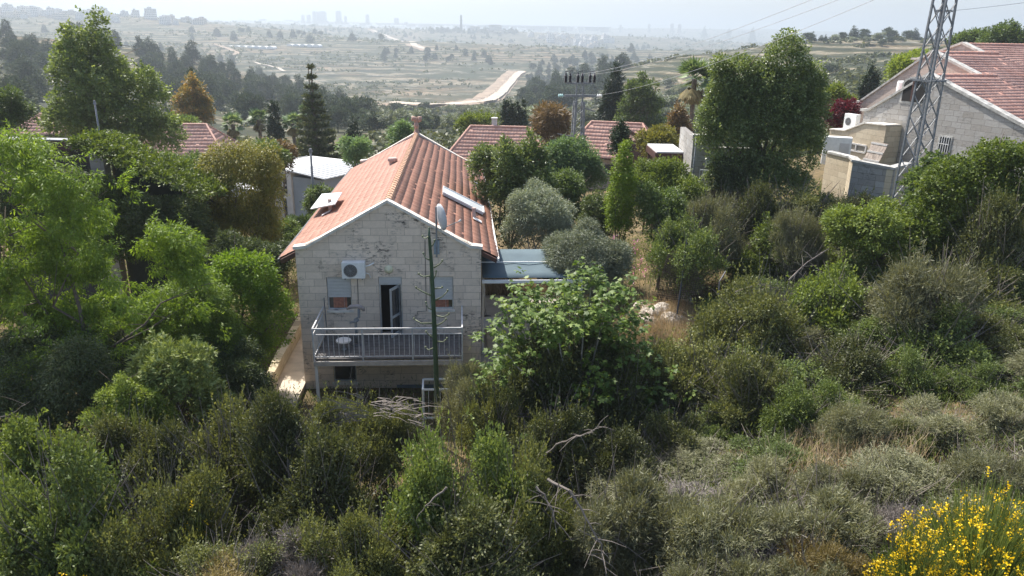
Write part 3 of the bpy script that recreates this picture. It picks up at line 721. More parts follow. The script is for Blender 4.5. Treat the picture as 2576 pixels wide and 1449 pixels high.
def hw(x, y, z): return tuple(Matrix.Translation((HP[0], HP[1], 0)) @ Matrix.Rotation(rad(4.1), 4, 'Z') @ Vector((x, y, z)))
HR = rad(4.1)
ac_unit('air_conditioner', 'white air conditioner unit on the gable wall above the balcony window', hw(1.66, -.03, 5.56), HR)
# satellite dish
t = thing('satellite_dish', 'grey satellite dish on a pole at the gable, seen nearly edge on', 'satellite dish', hw(5.05, -.12, 6.4), HR)
MB().tube([(0, 0, -.1), (0, 0, 1.75)], .03, 8).build('pole', M_METAL, t)
MB().box((-.1, .0, .0), (.1, .1, .5)).build('mount_plate', plain('blue_grey_plate', (.25, .3, .34), .6), t)
mb = MB(); prof = []; n_ = 28; vs = [(0, 0, 0)]
for j in range(1, 6):
    r = .09 * j
    for i in range(n_):
        a = 2 * math.pi * i / n_; vs.append((r * math.cos(a) * .95, r * math.sin(a) * 1.08, r * r * .42))
fs = [(0, 1 + i, 1 + (i + 1) % n_) for i in range(n_)]
for j in range(4):
    for i in range(n_): a = 1 + j * n_ + i; b = 1 + j * n_ + (i + 1) % n_; fs.append((a, a + n_, b + n_, b))
nrm = Vector((math.sin(rad(64)), math.cos(rad(64)) * 1, .12)).normalized(); Rq = nrm.to_track_quat('Z', 'Y').to_matrix()
mb.add([tuple(Rq @ Vector(v) + Vector((.12, -.1, 1.38))) for v in vs], fs); do = mb.build('reflector', plain('dish_grey', (.5, .53, .56), .5, var=.05), t, smooth=True)
sm = do.modifiers.new('solid', 'SOLIDIFY'); sm.thickness = .012
MB().bar((.15, -.05, .95), (.82, .1, 1.2), .025).build('feed_arm', M_METAL, t); MB().tube([(.8, .09, 1.19), (.88, .12, 1.25)], [.03, .045], 8).build('receiver', M_OFFWH, t)
# rooftop things
def slab(name, label, cat, pts, th, mat, frame=None, legs=None):
    t = thing(name, label, cat, hw(*pts[0]), HR); o = Vector(pts[0]); q = [Vector(p) - o for p in pts]; nn = (q[1] - q[0]).cross(q[3] - q[0]).normalized()
    if nn.z < 0: nn = -nn
    vs = q + [p - nn * th for p in q]; mb = MB(); mb.add(vs, [(0, 1, 2, 3), (7, 6, 5, 4), (0, 4, 5, 1), (1, 5, 6, 2), (2, 6, 7, 3), (3, 7, 4, 0)]); mb.build('panel', mat, t, bevel=.01)
    if legs:
        mb = MB()
        for l in legs: l0 = Vector(l[0]) - o; mb.bar(l0, Vector(l[1]) - o, .05)
        mb.build('support', M_METAL, t)
    if frame:
        mb = MB()
        for a, b in ((0, 1), (1, 2), (2, 3), (3, 0)): mb.bar(q[a] + nn * .012, q[b] + nn * .012, .05, .05)
        mb.build('frame', frame, t)
    return t
slab('solar_panel', 'long white glazed solar collector lying on the right roof slope', 'solar panel', [(5.16, 7.2, rz_(5.16, .18)), (6.95, 7.3, rz_(6.95, .18)), (6.93, 6.0, rz_(6.93, .18)), (5.18, 5.9, rz_(5.18, .18))], .1, plain('collector_glass', (.6, .63, .64), .25, var=.04, scale=2), M_WHITE, [((5.5, 6.5, rz_(5.5)), (5.5, 6.5, rz_(5.5, .1))), ((6.6, 6.6, rz_(6.6)), (6.6, 6.6, rz_(6.6, .1)))])
slab('white_roof_panel', 'flat white panel raised over the left edge of the roof', 'panel', [(-.68, 9.6, 6.62), (.67, 7.0, 7.22), (.76, 4.4, 7.26), (-.62, 6.3, 6.62)], .05, plain('panel_white', (.7, .73, .74), .35, var=.05, scale=1), None, [((0, 7, rz_(0)), (0, 7, 6.85)), ((.5, 6, rz_(.5)), (.5, 6, 7.1)), ((-.2, 8, rz_(-.2)), (-.2, 8, 6.75))])
# things on the balcony
t = thing('round_stool', 'low round white table on the balcony deck by the railing', 'table', hw(1.75, -1.35, 3.25), HR)
MB().lathe([(0, .3), (.26, .3), (.27, .33), (.26, .36), (0, .36)], (0, 0, 0), 24).build('table_top', M_OFFWH, t); MB().lathe([(.1, 0), (.06, .05), (.05, .3), (0, .3)], (0, 0, 0), 10).build('leg', M_METAL, t)
t = thing('bent_pole_stand', 'grey stand with a bent padded arm standing on the balcony left of the door', 'stand', hw(2.15, -.9, 3.25), HR)
MB().tube([(0, 0, 0), (0, 0, .75), (-.02, 0, .95), (.12, 0, 1.05), (.13, 0, 1.35)], .05, 8).build('pole', M_METAL, t, smooth=True)
MB().tube([(.3, 0, 1.28), (.28, 0, 1.38), (.1, 0, 1.46), (-.15, 0, 1.44), (-.3, 0, 1.36)], [.05, .08, .08, .07, .04], 8).build('arm', plain('brown_grey_padding', (.28, .25, .24), .8), t, smooth=True)
MB().tube([(-.22, 0, .83), (0, 0, .88), (.1, 0, .95)], [.03, .06, .05], 8).build('tray', M_METAL, t, smooth=True)
MB().lathe([(.25, 0), (.22, .05), (0, .06)], (0, 0, 0), 12).build('base', M_DKMETAL, t)
tag(MB().tube([hw(1.25, -1.6, 3.26), hw(.93, -.1, 4.75)], .018, 6).build('black_pole', M_DKMETAL), 'thin black pole leaning in the left corner of the balcony', 'pole')
# low white metal frame under the balcony
t = thing('garden_gate', 'white tubular metal gate standing behind the agave stalk below the balcony', 'gate', hw(4.58, -2.75, 1.0), HR)
mb = MB()
for a, b in (((0, 0, -.6), (0, 0, 1.3)), ((1.7, 0, -.6), (1.7, 0, 1.3)), ((0, 0, 1.3), (1.7, 0, 1.3)), ((0, 0, .2), (1.7, 0, .2)), ((0, .5, -.6), (0, .5, 1.45)), ((0, .5, 1.45), (1.7, .5, 1.45)), ((0, 0, 1.3), (0, .5, 1.45))): mb.bar(a, b, .055)
mb.build('frame', M_WHITE, t)
mb = MB()
for x in np.arange(.2, 1.7, .2): mb.bar((x, 0, .2), (x, 0, 1.3), .015)
mb.build('bars', M_WHITE, t)

# awning and patio right of the house
t = thing('awning', 'blue-grey shade cloth awning beside the right wall of the house', 'awning', hw(6.7, 0, 0), HR)
mb = MB(); n = 12; rows = []
for j in range(6):
    for i in range(n + 1):
        fx = i / n; fy = j / 5; mb.v.append((.02 + 3.7 * fx, .35 + 2.45 * fy, 5.35 + .42 * fy - .05 * math.sin(fx * math.pi * 3) ** 2 * math.sin(fy * math.pi)))
for j in range(5):
    for i in range(n): a = j * (n + 1) + i; mb.f.append((a, a + 1, a + n + 2, a + n + 1)); mb.t.append(.5)
cl = mb.build('cloth', M_AWN, t, smooth=True); sm = cl.modifiers.new('solid', 'SOLIDIFY'); sm.thickness = .01
mb = MB(); mb.bar((0, .3, 5.22), (3.8, .3, 5.22), .08, .12); mb.bar((0, 2.85, 5.7), (3.8, 2.85, 5.7), .06); mb.bar((0, 1.55, 5.6), (3.8, 1.55, 5.6), .04)
for x in (3.75,): mb.bar((x, .3, .3), (x, .3, 5.2), .08); mb.bar((x, 2.85, .3), (x, 2.85, 5.7), .08)
mb.build('frame', M_WHITE, t)
MB().bar((.12, 2.6, .3), (.12, 2.6, 5.6), .09).build('post', M_WHITE, t)
pt = MB(); pt.box((6.67, -.5, .6), (12.2, 10.0, 1.3)); o = pt.build('patio', M_PATIO); o.location = (HP[0], HP[1], 0); o.rotation_euler = (0, 0, HR); tag(o, kind='structure')
pa = MB(); pa.box((-1.1, -2.2, .6), (-.01, 14, 1.28)); o = pa.build('path', M_CONC); o.location = (HP[0], HP[1], 0); o.rotation_euler = (0, 0, HR); tag(o, kind='structure')
mb = MB(); rs_ = random.Random(4); y = -2.4
while y < 12:
    L = rs_.uniform(.45, .9); mb.box((-1.42 + rs_.uniform(-.03, .03), y, .5), (-1.1 + rs_.uniform(-.02, .02), y + L - .02, 1.78 + rs_.uniform(0, .05))); y += L
o = mb.build('garden_wall', stone('garden_wall_stone', (.62, .54, .38), (.5, .42, .28), .5, .3, stain=.3), bevel=.02); o.location = (HP[0], HP[1], 0); o.rotation_euler = (0, 0, HR)
tag(o, 'low sunlit stone garden wall along the path left of the house', 'wall')
t = thing('patio_table', 'grey stone table on the shaded patio right of the house', 'table', hw(7.1, 4.2, 1.3), HR)
MB().box((-.38, -.65, .72), (.42, .62, .8)).build('table_top', M_OFFWH, t, bevel=.01); MB().box((-.1, -.5, 0), (.1, -.4, .72)).build('leg', M_CONC, t); MB().box((-.1, .4, 0), (.1, .5, .72)).build('leg', M_CONC, t)
t = thing('patio_bench', 'plain upright concrete block seat at the shaded foot of the wall', 'bench', hw(7.05, 2.9, 1.3), HR)
MB().box((-.05, -.2, 0), (.22, .2, .62)).build('block', M_CONC, t, bevel=.01); MB().box((-.4, -.1, 0), (-.25, .25, .3)).build('foot_block', M_CONC, t, bevel=.01)
t = thing('patio_chair', 'black metal chair with curved arms in the patio shade', 'chair', hw(8.5, 7.0, 1.3), HR)
MB().box((-.22, -.22, .4), (.22, .22, .45)).build('seat', M_DKMETAL, t); MB().box((-.22, .2, .45), (.22, .24, .85)).build('backrest', M_DKMETAL, t)
mb = MB()
for sx in (-1, 1):
    mb.tube([(sx * .24, -.2, 0), (sx * .24, -.22, .4), (sx * .26, -.15, .62), (sx * .26, .2, .64)], .015, 5); mb.tube([(sx * .24, .3, 0), (sx * .24, .22, .45)], .015, 5)
mb.build('legs', M_DKMETAL, t)
t = thing('planter_box', 'brown planter box at the sunny edge of the patio', 'planter', hw(9.15, 8.6, 1.3), HR)
MB().lathe([(.2, 0), (.28, .36), (.3, .38), (.26, .4), (.25, .34), (0, .34)], (0, 0, 0), 4).build('box', M_WOOD, t)
tl = [('upright tool', .0), ]
t = thing('tool_bundle', 'bundle of long garden tools and cloths leaning by the white patio post', 'garden tools', hw(7.0, 5.6, 1.3), HR); mb = MB(); rs_ = random.Random(8)
for i in range(7): mb.tube([(rs_.uniform(-.1, .3), rs_.uniform(0, .4), 0), (rs_.uniform(-.2, .0), .2, rs_.uniform(1.3, 1.9))], .014, 5)
mb.build('handles', M_WOOD, t)
mb = MB(); mb.lathe([(.05, 0), (.14, .2), (.1, .8), (.07, 1.5), (.03, 1.9)], (-.05, .4, .1), 8); mb.build('cloth', M_OFFWH, t, smooth=True)
MB().lathe([(.2, 0), (.24, .3), (.18, .5), (0, .55)], (.12, .1, 0), 10).build('dark_bag', M_DKMETAL, t, smooth=True)

# ------------------------------------------------------------------ stone houses on the right
RW = -20.0; PA = P(2334, 193, 43.7)
rh = thing('stone_row_house', 'large grey limestone house with stepped red tiled gables behind the lattice mast', 'house', (PA[0], PA[1], 0), rad(-(RW - 90)))
# local x = wall direction (towards far left), local y = ridge direction
rh.rotation_euler = (0, 0, 0)
wa = rad(RW); wv = Vector((math.sin(wa), math.cos(wa), 0)); sv = Vector((math.cos(wa), -math.sin(wa), 0))   # wall dir (far-left), ridge dir (right)
rh.matrix_basis = Matrix(((wv.x, -sv.x, 0, PA[0]), (wv.y, -sv.y, 0, PA[1]), (0, 0, 1, 0), (0, 0, 0, 1)))   # local y points towards the viewer side, so y<0 is into the house
def rloc(px, py, depth):  # pixel -> (along wall, z) on the plane 'depth' metres into the house
    o_ = np.array(PA) + np.array([sv.x, sv.y, 0]) * depth; d = Rr(px, py); n_ = np.array([sv.x, sv.y, 0]); q = CO + d * np.dot(n_, o_ - CO) / np.dot(n_, d); r = q - np.array(PA)
    return float(r @ np.array([wv.x, wv.y, 0])), float(q[2])
GROUND_R = 3.5
sections = [(0.0, (2336, 190), (2174, 279), (2576, 320), M_STONE2, 5.1), (5.1, (2345, 132), (2154, 258), (2576, 253), M_STONE4, 5.6), (10.7, (2421, 111), (2300, 150), (2576, 190), M_STONE2, 8.0)]
for si, (dp, ap, lf, rt, mt, ln_) in enumerate(sections):
    ax, az_ = rloc(*ap, dp); lx, lz = rloc(*lf, dp); rx, rz = rloc(*rt, dp)
    # continue the right slope past the picture edge
    ks = (az_ - rz) / (ax - rx); rx2 = ax - (az_ - 8.3) / ks if si < 2 else rx - 2; rz2 = az_ - ks * (ax - rx2)
    y0, y1 = -dp, -dp - .35
    mb = MB(); poly = [(lx, GROUND_R), (rx2, GROUND_R), (rx2, rz2), (ax, az_), (lx, lz)]
    if si == 0:
        hx, hz = rloc(2290, 227, 0); ww = 1.25
        mb.prism([(lx, GROUND_R), (rx2, GROUND_R), (rx2, rz2), (hx - ww / 2, az_ - ks * (ax - hx + ww / 2) if hx < ax else az_ - (az_ - lz) * (hx - ww / 2 - ax) / (lx - ax)), ][0:0] or poly, y1, y0)
    else: mb.prism(poly, y1, y0)
    mb.box((lx - .3, -dp - ln_, GROUND_R), (lx, y1, lz - .15))
    mb.build('wall', mt, rh)
    tile_slope('roof', (ax, -dp - .3, az_ - .05), (ax, -dp - ln_ + .02, az_ - .05), (rx2 - .3, -dp - ln_ + .02, az_ - .05 - ks * (ax - rx2 + .3)), (rx2 - .3, -dp - .3, az_ - .05 - ks * (ax - rx2 + .3)), M_TILE2, rh, course=.38, wave=.22, amp=.02, step=.028)
    kl = (az_ - lz) / (lx - ax)
    tile_slope('roof', (ax, -dp - ln_ + .02, az_ - .08), (ax, -dp - .3, az_ - .08), (lx - .2, -dp - .3, az_ - .08 - kl * (lx - ax - .2)), (lx - .2, -dp - ln_ + .02, az_ - .08 - kl * (lx - ax - .2)), M_TILE2, rh, course=.38, wave=.22, amp=.02, step=.028)
    ridge_caps('ridge', (ax, -dp - .3, az_ - .02), (ax, -dp - ln_, az_ - .02), M_TILE2, rh, .13)
    coping('coping', [(lx + .25, lz - .02), (lx - .3, lz + .0), (ax, az_), (rx2, rz2)][::1], y1 - .02, y0 + .1, M_COPE2, rh, th=.15)
    if si == 0:
        wx, wz = rloc(2290, 226, 0)
        def arch(cx, cz, w, h, y, up=True):
            pts = [(cx - w / 2, cz - h / 2), (cx + w / 2, cz - h / 2), (cx + w / 2, cz + h * .2)]
            pts += [(cx + w / 2 * math.cos(a), cz + h * .2 + h * .3 * math.sin(a)) for a in np.linspace(.3, math.pi - .3, 7)] + [(cx - w / 2, cz + h * .2)]
            return pts
        wx -= .35
        f_ = MB().prism(arch(wx, wz, 1.9, 1.5, 0), y0 - .05, y0 + .04).build('window', M_COPE2, rh)
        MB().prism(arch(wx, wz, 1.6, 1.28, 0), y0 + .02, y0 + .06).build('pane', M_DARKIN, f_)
        MB().bar((wx + .1, y0 + .07, wz - .6), (wx + .1, y0 + .07, wz + .6), .1).build('mullion', M_WOODBR, f_)
        sx_, sz_ = rloc(2376, 362, 0)
        f_ = MB().box((sx_ - .45, y0 - .05, sz_ - .5), (sx_ + .45, y0 + .03, sz_ + .45)).build('window', M_COPE2, rh)
        MB().box((sx_ - .36, y0 + .01, sz_ - .42), (sx_ + .36, y0 + .045, sz_ + .36)).build('pane', M_GLASSB, f_)
        mb = MB()
        for i in range(5): mb.bar((sx_ - .3 + i * .15, y0 + .07, sz_ - .45), (sx_ - .3 + i * .15, y0 + .07, sz_ + .4), .025)
        mb.bar((sx_ - .36, y0 + .07, sz_), (sx_ + .36, y0 + .07, sz_), .025); mb.build('window_bars', M_WHITE, f_)
        lxp, lzp = rloc(2259, 322, 0); mb = MB(); mb.bar((lxp, y0, lzp), (lxp, y0 + .3, lzp + .05), .05); mb.lathe([(.02, .12), (.14, 0), (.1, -.1), (0, -.12)], (lxp, y0 + .32, lzp), 10); mb.build('wall_lamp', M_DKMETAL, rh)
        vx, vz = rloc(2505, 262, -.6); 
        for (cx, cy, yy) in ((-5.0, -2.2, 1.1),):
            mb = MB(); zz = az_ - .05 - ks * (ax - cx); mb.lathe([(.12, -.3), (.12, 1.25), (0, 1.25)], (cx, cy, zz), 12); mb.build('vent_pipe', M_PINKWALL, rh, smooth=True)
    if si == 1:
        mb = MB(); cx, cy = ax - 3.6, -dp - 4.0; mb.lathe([(.11, -.3), (.11, 1.2), (0, 1.2)], (cx, cy, az_ - .05 - ks * 3.6), 12); mb.build('vent_pipe', M_PINKWALL, rh, smooth=True)
def rw(x, y, z):
    return tuple(Vector((PA[0], PA[1], 0)) + wv * x - sv * y + Vector((0, 0, z)))
RROT = math.atan2(wv.y, wv.x)
# white water tank between the gables
bx, bz = rloc(2272, 225, 2.6)
t = thing('water_boiler', 'white cylindrical water tank between the two stone gables', 'water tank', rw(bx, -2.6, bz - 1.1)); mb = MB(); mb.lathe([(0, 0), (.38, 0), (.4, .08), (.4, 1.5), (.36, 1.6), (0, 1.62)], (0, 0, 0), 20); mb.build('tank', M_WHITE, t, smooth=False); MB().lathe([(.405, .35), (.405, .9)], (0, 0, 0), 20).build('label_band', plain('pale_blue_band', (.45, .55, .62), .5), t)
axx, azz = rloc(2166, 330, .3)
acr = ac_unit('air_conditioner', 'white air conditioner unit on the left end of the grey stone house', rw(axx + 1.1, -.2, azz + .05), math.atan2(-wv.y, -wv.x), w=1.0, h=.95, d=.35)
# low annex with sliding window and wooden shutter leaning on it
ann = thing('stone_annex', 'low cream stone annex with a sliding window at the left of the grey stone house', 'annex', (0, 0, 0)); ann.matrix_basis = rh.matrix_basis.copy()
dpA = -1.2
pl = [rloc(2130, 391, dpA), rloc(2228, 430, dpA), rloc(2224, 316, dpA), rloc(2176, 311, dpA), rloc(2125, 330, dpA), rloc(2088, 326, dpA)]
l0 = rloc(2086, 385, dpA); xL = rloc(2088, 326, dpA)[0]; xR = rloc(2226, 340, dpA)[0]
zt0 = rloc(2088, 326, dpA)[1]; zt1 = rloc(2125, 330, dpA); zt2 = rloc(2176, 311, dpA); zt3 = rloc(2224, 316, dpA)
mb = MB(); mb.prism([(xL, 3.5), (xR, 3.5), (xR, zt3[1]), (zt2[0], zt2[1]), (zt1[0], zt1[1]), (xL, zt0)], .02, 1.2); mb.build('wall', M_STONE3, ann)
coping('coping', [(xL, zt0), zt1, zt2, (xR, zt3[1])], .1, 1.26, M_COPE, ann, th=.07)
w0 = rloc(2131, 358, dpA - .02); w1 = rloc(2177, 385, dpA - .02); x0, x1 = sorted((w0[0], w1[0])); z0, z1 = sorted((w0[1], w1[1]))
f_ = MB(); 
for a, b in (((x0, z0), (x1, z0)), ((x0, z1), (x1, z1)), ((x0, z0), (x0, z1)), ((x1, z0), (x1, z1)), (((x0 + x1) / 2, z0), ((x0 + x1) / 2, z1))): f_.bar((a[0], 1.23, a[1]), (b[0], 1.23, b[1]), .09)
fo = f_.build('window', M_OFFWH, ann); MB().box((x0, 1.205, z0), (x1, 1.215, z1)).build('pane', plain('curtained_glass', (.25, .23, .19), .3, var=.1), fo)
t = thing('wooden_shutter', 'weathered plank shutter leaning against the cream annex wall', 'shutter'); t.matrix_basis = rh.matrix_basis.copy()
s0 = rloc(2196, 356, dpA - .15); s1 = rloc(2180, 404, dpA - .5); wid = 1.0
mb = MB(); zt_, zb_ = s0[1], s1[1]
xc = rloc(2205, 380, dpA - .2)[0]
for i in range(6):
    xa = xc - .6 + i * .2; mb.bar((xa, 1.8, zb_), (xa, 1.3, zt_), .185, .03, up=(0, 1, 0))
mb.build('planks', M_WOOD, t); mb = MB()
for f in (.08, .5, .93): mb.bar((xc - .7, 1.8 - .5 * f + .05, zb_ + (zt_ - zb_) * f), (xc + .5, 1.8 - .5 * f + .05, zb_ + (zt_ - zb_) * f), .04, .1)
mb.build('batten', M_OFFWH, t)
# terrace parapet in front (three straight runs)
t = thing('terrace_wall', 'terrace wall, stone coloured dark for shade, cream for sun, bright coping, below grey stone house', 'wall')
c0 = P(2080, 382, 40.5); c1 = P(2138, 396, 38.6); c2 = P(2146, 404, 37.6); c3 = P(2248, 424, 36.2); c4 = P(2292, 412, 38.2)
segs = [(c0, c1, M_STONE3), (c1, c2, M_STONE3), (c2, c3, M_STONE2), (c3, c4, M_STONE3)]  # shaded front run gets the dark stone, sunlit runs the cream one
for a, b, mt in segs:
    a = Vector(a); b = Vector(b); d = b - a; L = math.hypot(d.x, d.y); an = math.atan2(d.y, d.x)
    mb = MB(); mb.prism([(0, 3.0), (L, 3.0), (L, b.z - .06), (0, a.z - .06)], 0, .3); o = mb.build('wall', mt, t); o.location = (a.x, a.y, 0); o.rotation_euler = (0, 0, an)
    mb = MB(); mb.prism([(-.04, a.z - .055), (L + .04, b.z - .055), (L + .04, b.z + .05), (-.04, a.z + .05)], -.06, .36); o = mb.build('coping', M_COPE2, t); o.location = (a.x, a.y, 0); o.rotation_euler = (0, 0, an)
# white cabinet left of the annex
q = P(2105, 372, 41.5); t = thing('white_cabinet', 'white cabinet standing by the cream annex behind the terrace wall', 'cabinet', (q[0], q[1], q[2] - .9), rad(-20)); MB().box((-.7, -.3, 0), (.7, .3, 1.5)).build('body', M_WHITE, t, bevel=.02); MB().box((.1, -.32, .2), (.6, -.302, 1.2)).build('door', M_OFFWH, t)
# stone gatehouse wall behind the big poplar-like tree
q0 = P(1745, 342, 40); q1 = P(1830, 360, 40); t = thing('stone_building', 'grey stone building end with a small white box, left of the big leafy tree', 'building', (q0[0], q0[1], 0), rad(-4))
mb = MB(); mb.box((0, 0, 3.5), (1.15, .35, q0[2] - .02)); mb.box((1.15, .3, 3.5), (3.4, .6, q0[2] - .6)); mb.box((0, .35, 3.5), (.3, 5, q0[2] - .1)); mb.build('wall', M_STONE2, t)
MB().box((-.05, -.06, q0[2] - .018), (1.2, .4, q0[2] + .07)).build('coping', M_COPE2, t); MB().box((1.7, .26, 6), (2.7, .31, 7.2)).build('window', M_GLASSB, t)
MB().box((.75, -.14, q0[2] - 1.55), (1.1, -.003, q0[2] - 1.25)).build('meter_box', M_WHITE, t)
q = P(1652, 381, 43); qr = P(1746, 380, 40.6); t = thing('carport_roof', 'flat white carport roof with a brown fascia beside the grey stone building', 'carport', (q[0], q[1], 0), 0)
wq = qr[0] - q[0]; mb = MB(); mb.box((0, 0, q[2] - .12), (wq, 3.2, q[2])); mb.build('roof', M_WHITE, t); mb = MB(); mb.box((-.02, -.06, q[2] - .5), (wq + .02, -.003, q[2] - .08)); mb.box((-.06, 0, q[2] - .45), (-.003, 3.2, q[2] - .08)); mb.build('fascia', M_WOODBR, t)
MB().bar((.1, .2, 2), (.1, .2, q[2] - .15), .12).bar((wq - .1, .2, 2), (wq - .1, .2, q[2] - .15), .12).bar((.1, 3, 2), (.1, 3, q[2] - .15), .12).build('posts', M_WOODBR, t)
q = P(1775, 440, 38.5); t = thing('metal_fence', 'short white metal picket fence under the big leafy tree', 'fence', (q[0], q[1], q[2] - .6), rad(-12))
mb = MB(); mb.bar((-.3, 0, .85), (.5, 0, .82), .04); mb.bar((-.3, 0, .1), (.5, 0, .07), .04)
for x in np.arange(-.3, .51, .13): mb.bar((x, 0, -.2), (x, 0, .85), .02)
mb.build('pickets', M_WHITE, t)

# ------------------------------------------------------------------ hip roofed houses further down
def hip_house(name, label, px, py, D, wid, dep, rise, rz, zdrop=2.6, mat=None, hipf=.33, gable_win=None, chim=None):
    q = P(px, py, D); t = thing(name, label, 'house', (q[0], q[1], 0), rz); z = q[2]; e = z - rise
    hw_, hd = wid / 2, dep / 2; rl = hw_ - hd * hipf * 3 if hipf else hw_; rl = max(rl, .4)
    A = (-rl, 0, z); B = (rl, 0, z); mat = mat or M_TILE2
    kw = dict(course=.5, wave=.3, amp=.02, step=.02, seg=4)
    tile_slope('roof', A, B, (hw_, -hd, e), (-hw_, -hd, e), mat, t, **kw); tile_slope('roof', B, A, (-hw_, hd, e), (hw_, hd, e), mat, t, **kw)
    if hipf:
        for s_, E_ in ((1, B), (-1, A)):
            tile_slope('roof', (E_[0], -.01 * s_, z), (E_[0], .01 * s_, z), (s_ * hw_, hd * s_, e), (s_ * hw_, -hd * s_, e), mat, t, **kw)
            for c in (-1, 1): ridge_caps('hip_ridge', (E_[0], 0, z + .04), (s_ * hw_, c * hd, e + .06), M_TILE2, t, .12, .4)
    ridge_caps('ridge', (A[0], 0, z + .05), (B[0], 0, z + .05), mat, t, .13)
    mb = MB(); mb.box((-hw_ + .5, -hd + .5, e - zdrop - 3), (hw_ - .5, hd - .5, e - .02)); mb.build('wall', M_STONE4, t)
    mb = MB()
    for a, b in (((-hw_, -hd), (hw_, -hd)), ((hw_, -hd), (hw_, hd)), ((hw_, hd), (-hw_, hd)), ((-hw_, hd), (-hw_, -hd))): mb.bar((*a, e - .1), (*b, e - .1), .1, .2)
    mb.build('fascia', M_WOODBR, t)
    if chim: MB().box((chim - .25, .2, z - .4), (chim + .25, .8, z + .75)).box((chim - .3, .15, z + .75), (chim + .3, .85, z + .85)).build('chimney', M_OFFWH, t)
    for x in np.arange(-hw_ + 1.5, hw_ - 1, 2.6): MB().box((x, -hd + .44, e - 1.9), (x + 1, -hd + .497, e - .7)).build('window', M_GLASSB, t)
    return t
hip_house('tiled_house', 'pink-tiled hip roof house just behind the right of the main house, with a white chimney', 1258, 320, 75, 10.4, 9, 2.9, rad(-3), hipf=.17, chim=-.6)
hip_house('tiled_house', 'pink-tiled hip roof house behind the lattice power pole', 1552, 310, 76, 9.4, 8.5, 2.8, rad(-14), hipf=.17)
t = hip_house('tiled_house', 'pink-tiled roof of the house beyond the golden tree on the left', 468, 314, 75, 8.6, 8, 2.6, rad(8), hipf=.2)
hip_house('tiled_house', 'small red-tiled hip roof next to the white modern house', 868, 424, 58, 3.6, 4.4, 2.0, rad(20), hipf=.3)
hip_house('tiled_house', 'small tiled roof glimpsed left of the tall pyramid-shaped tree', 108, 288, 85, 5, 6, 1.8, rad(10), hipf=.3)
# brown gabled dormer in front of the second hip roof
q = P(1600, 345, 70); t = thing('roof_porch', 'brown gabled porch roof edge below the right-hand hip roof', 'porch roof', tuple(q), rad(-30)); mb = MB(); mb.bar((-1.6, 0, .9), (1.3, 0, -.5), .12, .35); mb.build('fascia', M_WOODBR, t); MB().box((-.6, .2, -3), (1.0, 2.6, -.4)).build('wall', M_WOODBR, t)
# white modern house
q = P(730, 424, 55); t = thing('modern_house', 'white flat-roofed modern house with a grey side, behind the golden tree', 'house', (q[0], q[1], 0), rad(-28)); z = q[2]
mb = MB(); mb.box((-3.4, 0, -2.5), (.0, 6, z - .25)); mb.box((-5.5, -1.4, -2.5), (-1.6, .0, z - 1.7)); mb.build('wall', M_OFFWH, t)
mb = MB(); mb.box((.02, .15, -2.5), (3.0, 6, z - .6)); mb.build('side_wall', plain('blue_grey_render', (.3, .34, .38), .8, var=.1, scale=1), t)
mb = MB(); mb.prism([(-.05, z - .24), (3.3, z - .5), (3.3, z - .42), (-.05, z - .14)], -.1, 6.2)
for i in range(12): mb.bar((.1, .1 + i * .5, z - .15), (3.3, .1 + i * .5, z - .41), .04)
mb.build('roof', plain('zinc_roof', (.42, .44, .46), .5), t); mb = MB(); mb.box((-3.5, -.08, z - .25), (-.06, 6.1, z - .15)); mb.box((-5.6, -1.48, z - 1.7), (-1.5, -.02, z - 1.6)); mb.build('parapet', M_WHITE, t)
mb = MB(); mb.box((-.75, -.03, z - 1.9), (-.45, -.003, z - .75)); mb.box((-2.0, -1.43, 1.0), (-1.7, -1.403, z - 2.6)); mb.box((-.9, -.03, .6), (-.6, -.003, 2.1)); mb.build('window', M_GLASSB, t)
mb = MB(); mb.box((1.2, .1, 1.4), (2.2, .148, 2.6)); o = mb.build('window', M_GLASSB, t)
mb = MB()
for i in range(6): mb.bar((.9, .09, 1.6 + i * .2), (2.1, .09, 1.65 + i * .2), .03)
mb.build('louvre', M_WHITE, t)
mb = MB(); mb.box((-3.1, 1.2, z - .2), (-2.5, 1.8, z + 1.1)); mb.box((-3.2, 1.1, z + 1.1), (-2.4, 1.9, z + 1.18)); mb.build('chimney', M_OFFWH, t)
mb = MB()
for zz in (.25, .5, .75): mb.bar((-2.4, 0, z - .2 + zz), (-.6, 0, z - .2 + zz), .03); mb.bar((-.6, 0, z - .2 + zz), (-.6, 2.5, z - .2 + zz), .03)
for x in (-2.4, -1.5, -.6): mb.bar((x, 0, z - .2), (x, 0, z + .55), .03)
mb.build('roof_railing', M_WHITE, t)
# house with dark roof edge behind the pecan tree, ivy on its slope
q = P(55, 352, 33); qr = P(242, 352, 33); t = thing('ivy_house', 'dark brown roof edge and white pillar behind the bright green tree on the left', 'house', (q[0], q[1], 0), rad(-1)); wq = qr[0] - q[0]
MB().box((-2, 0, q[2] - .4), (wq, .5, q[2])).build('roof_beam', M_WOODBR, t); MB().box((-2, -.05, q[2] + .002), (wq + .1, .55, q[2] + .04)).build('roof_edge', M_METAL, t)
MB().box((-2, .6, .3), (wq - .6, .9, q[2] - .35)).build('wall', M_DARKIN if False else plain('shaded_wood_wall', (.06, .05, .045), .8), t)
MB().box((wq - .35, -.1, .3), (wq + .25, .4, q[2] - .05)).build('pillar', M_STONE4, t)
MB().prism([(wq + .25, .3), (wq + 4.6, .3), (wq + 4.6, q[2] - 2.9), (wq + .25, q[2] - .5)], .5, 1.2).build('gable_wall', plain('ivy_dark_wall', (.03, .035, .02), .9), t)

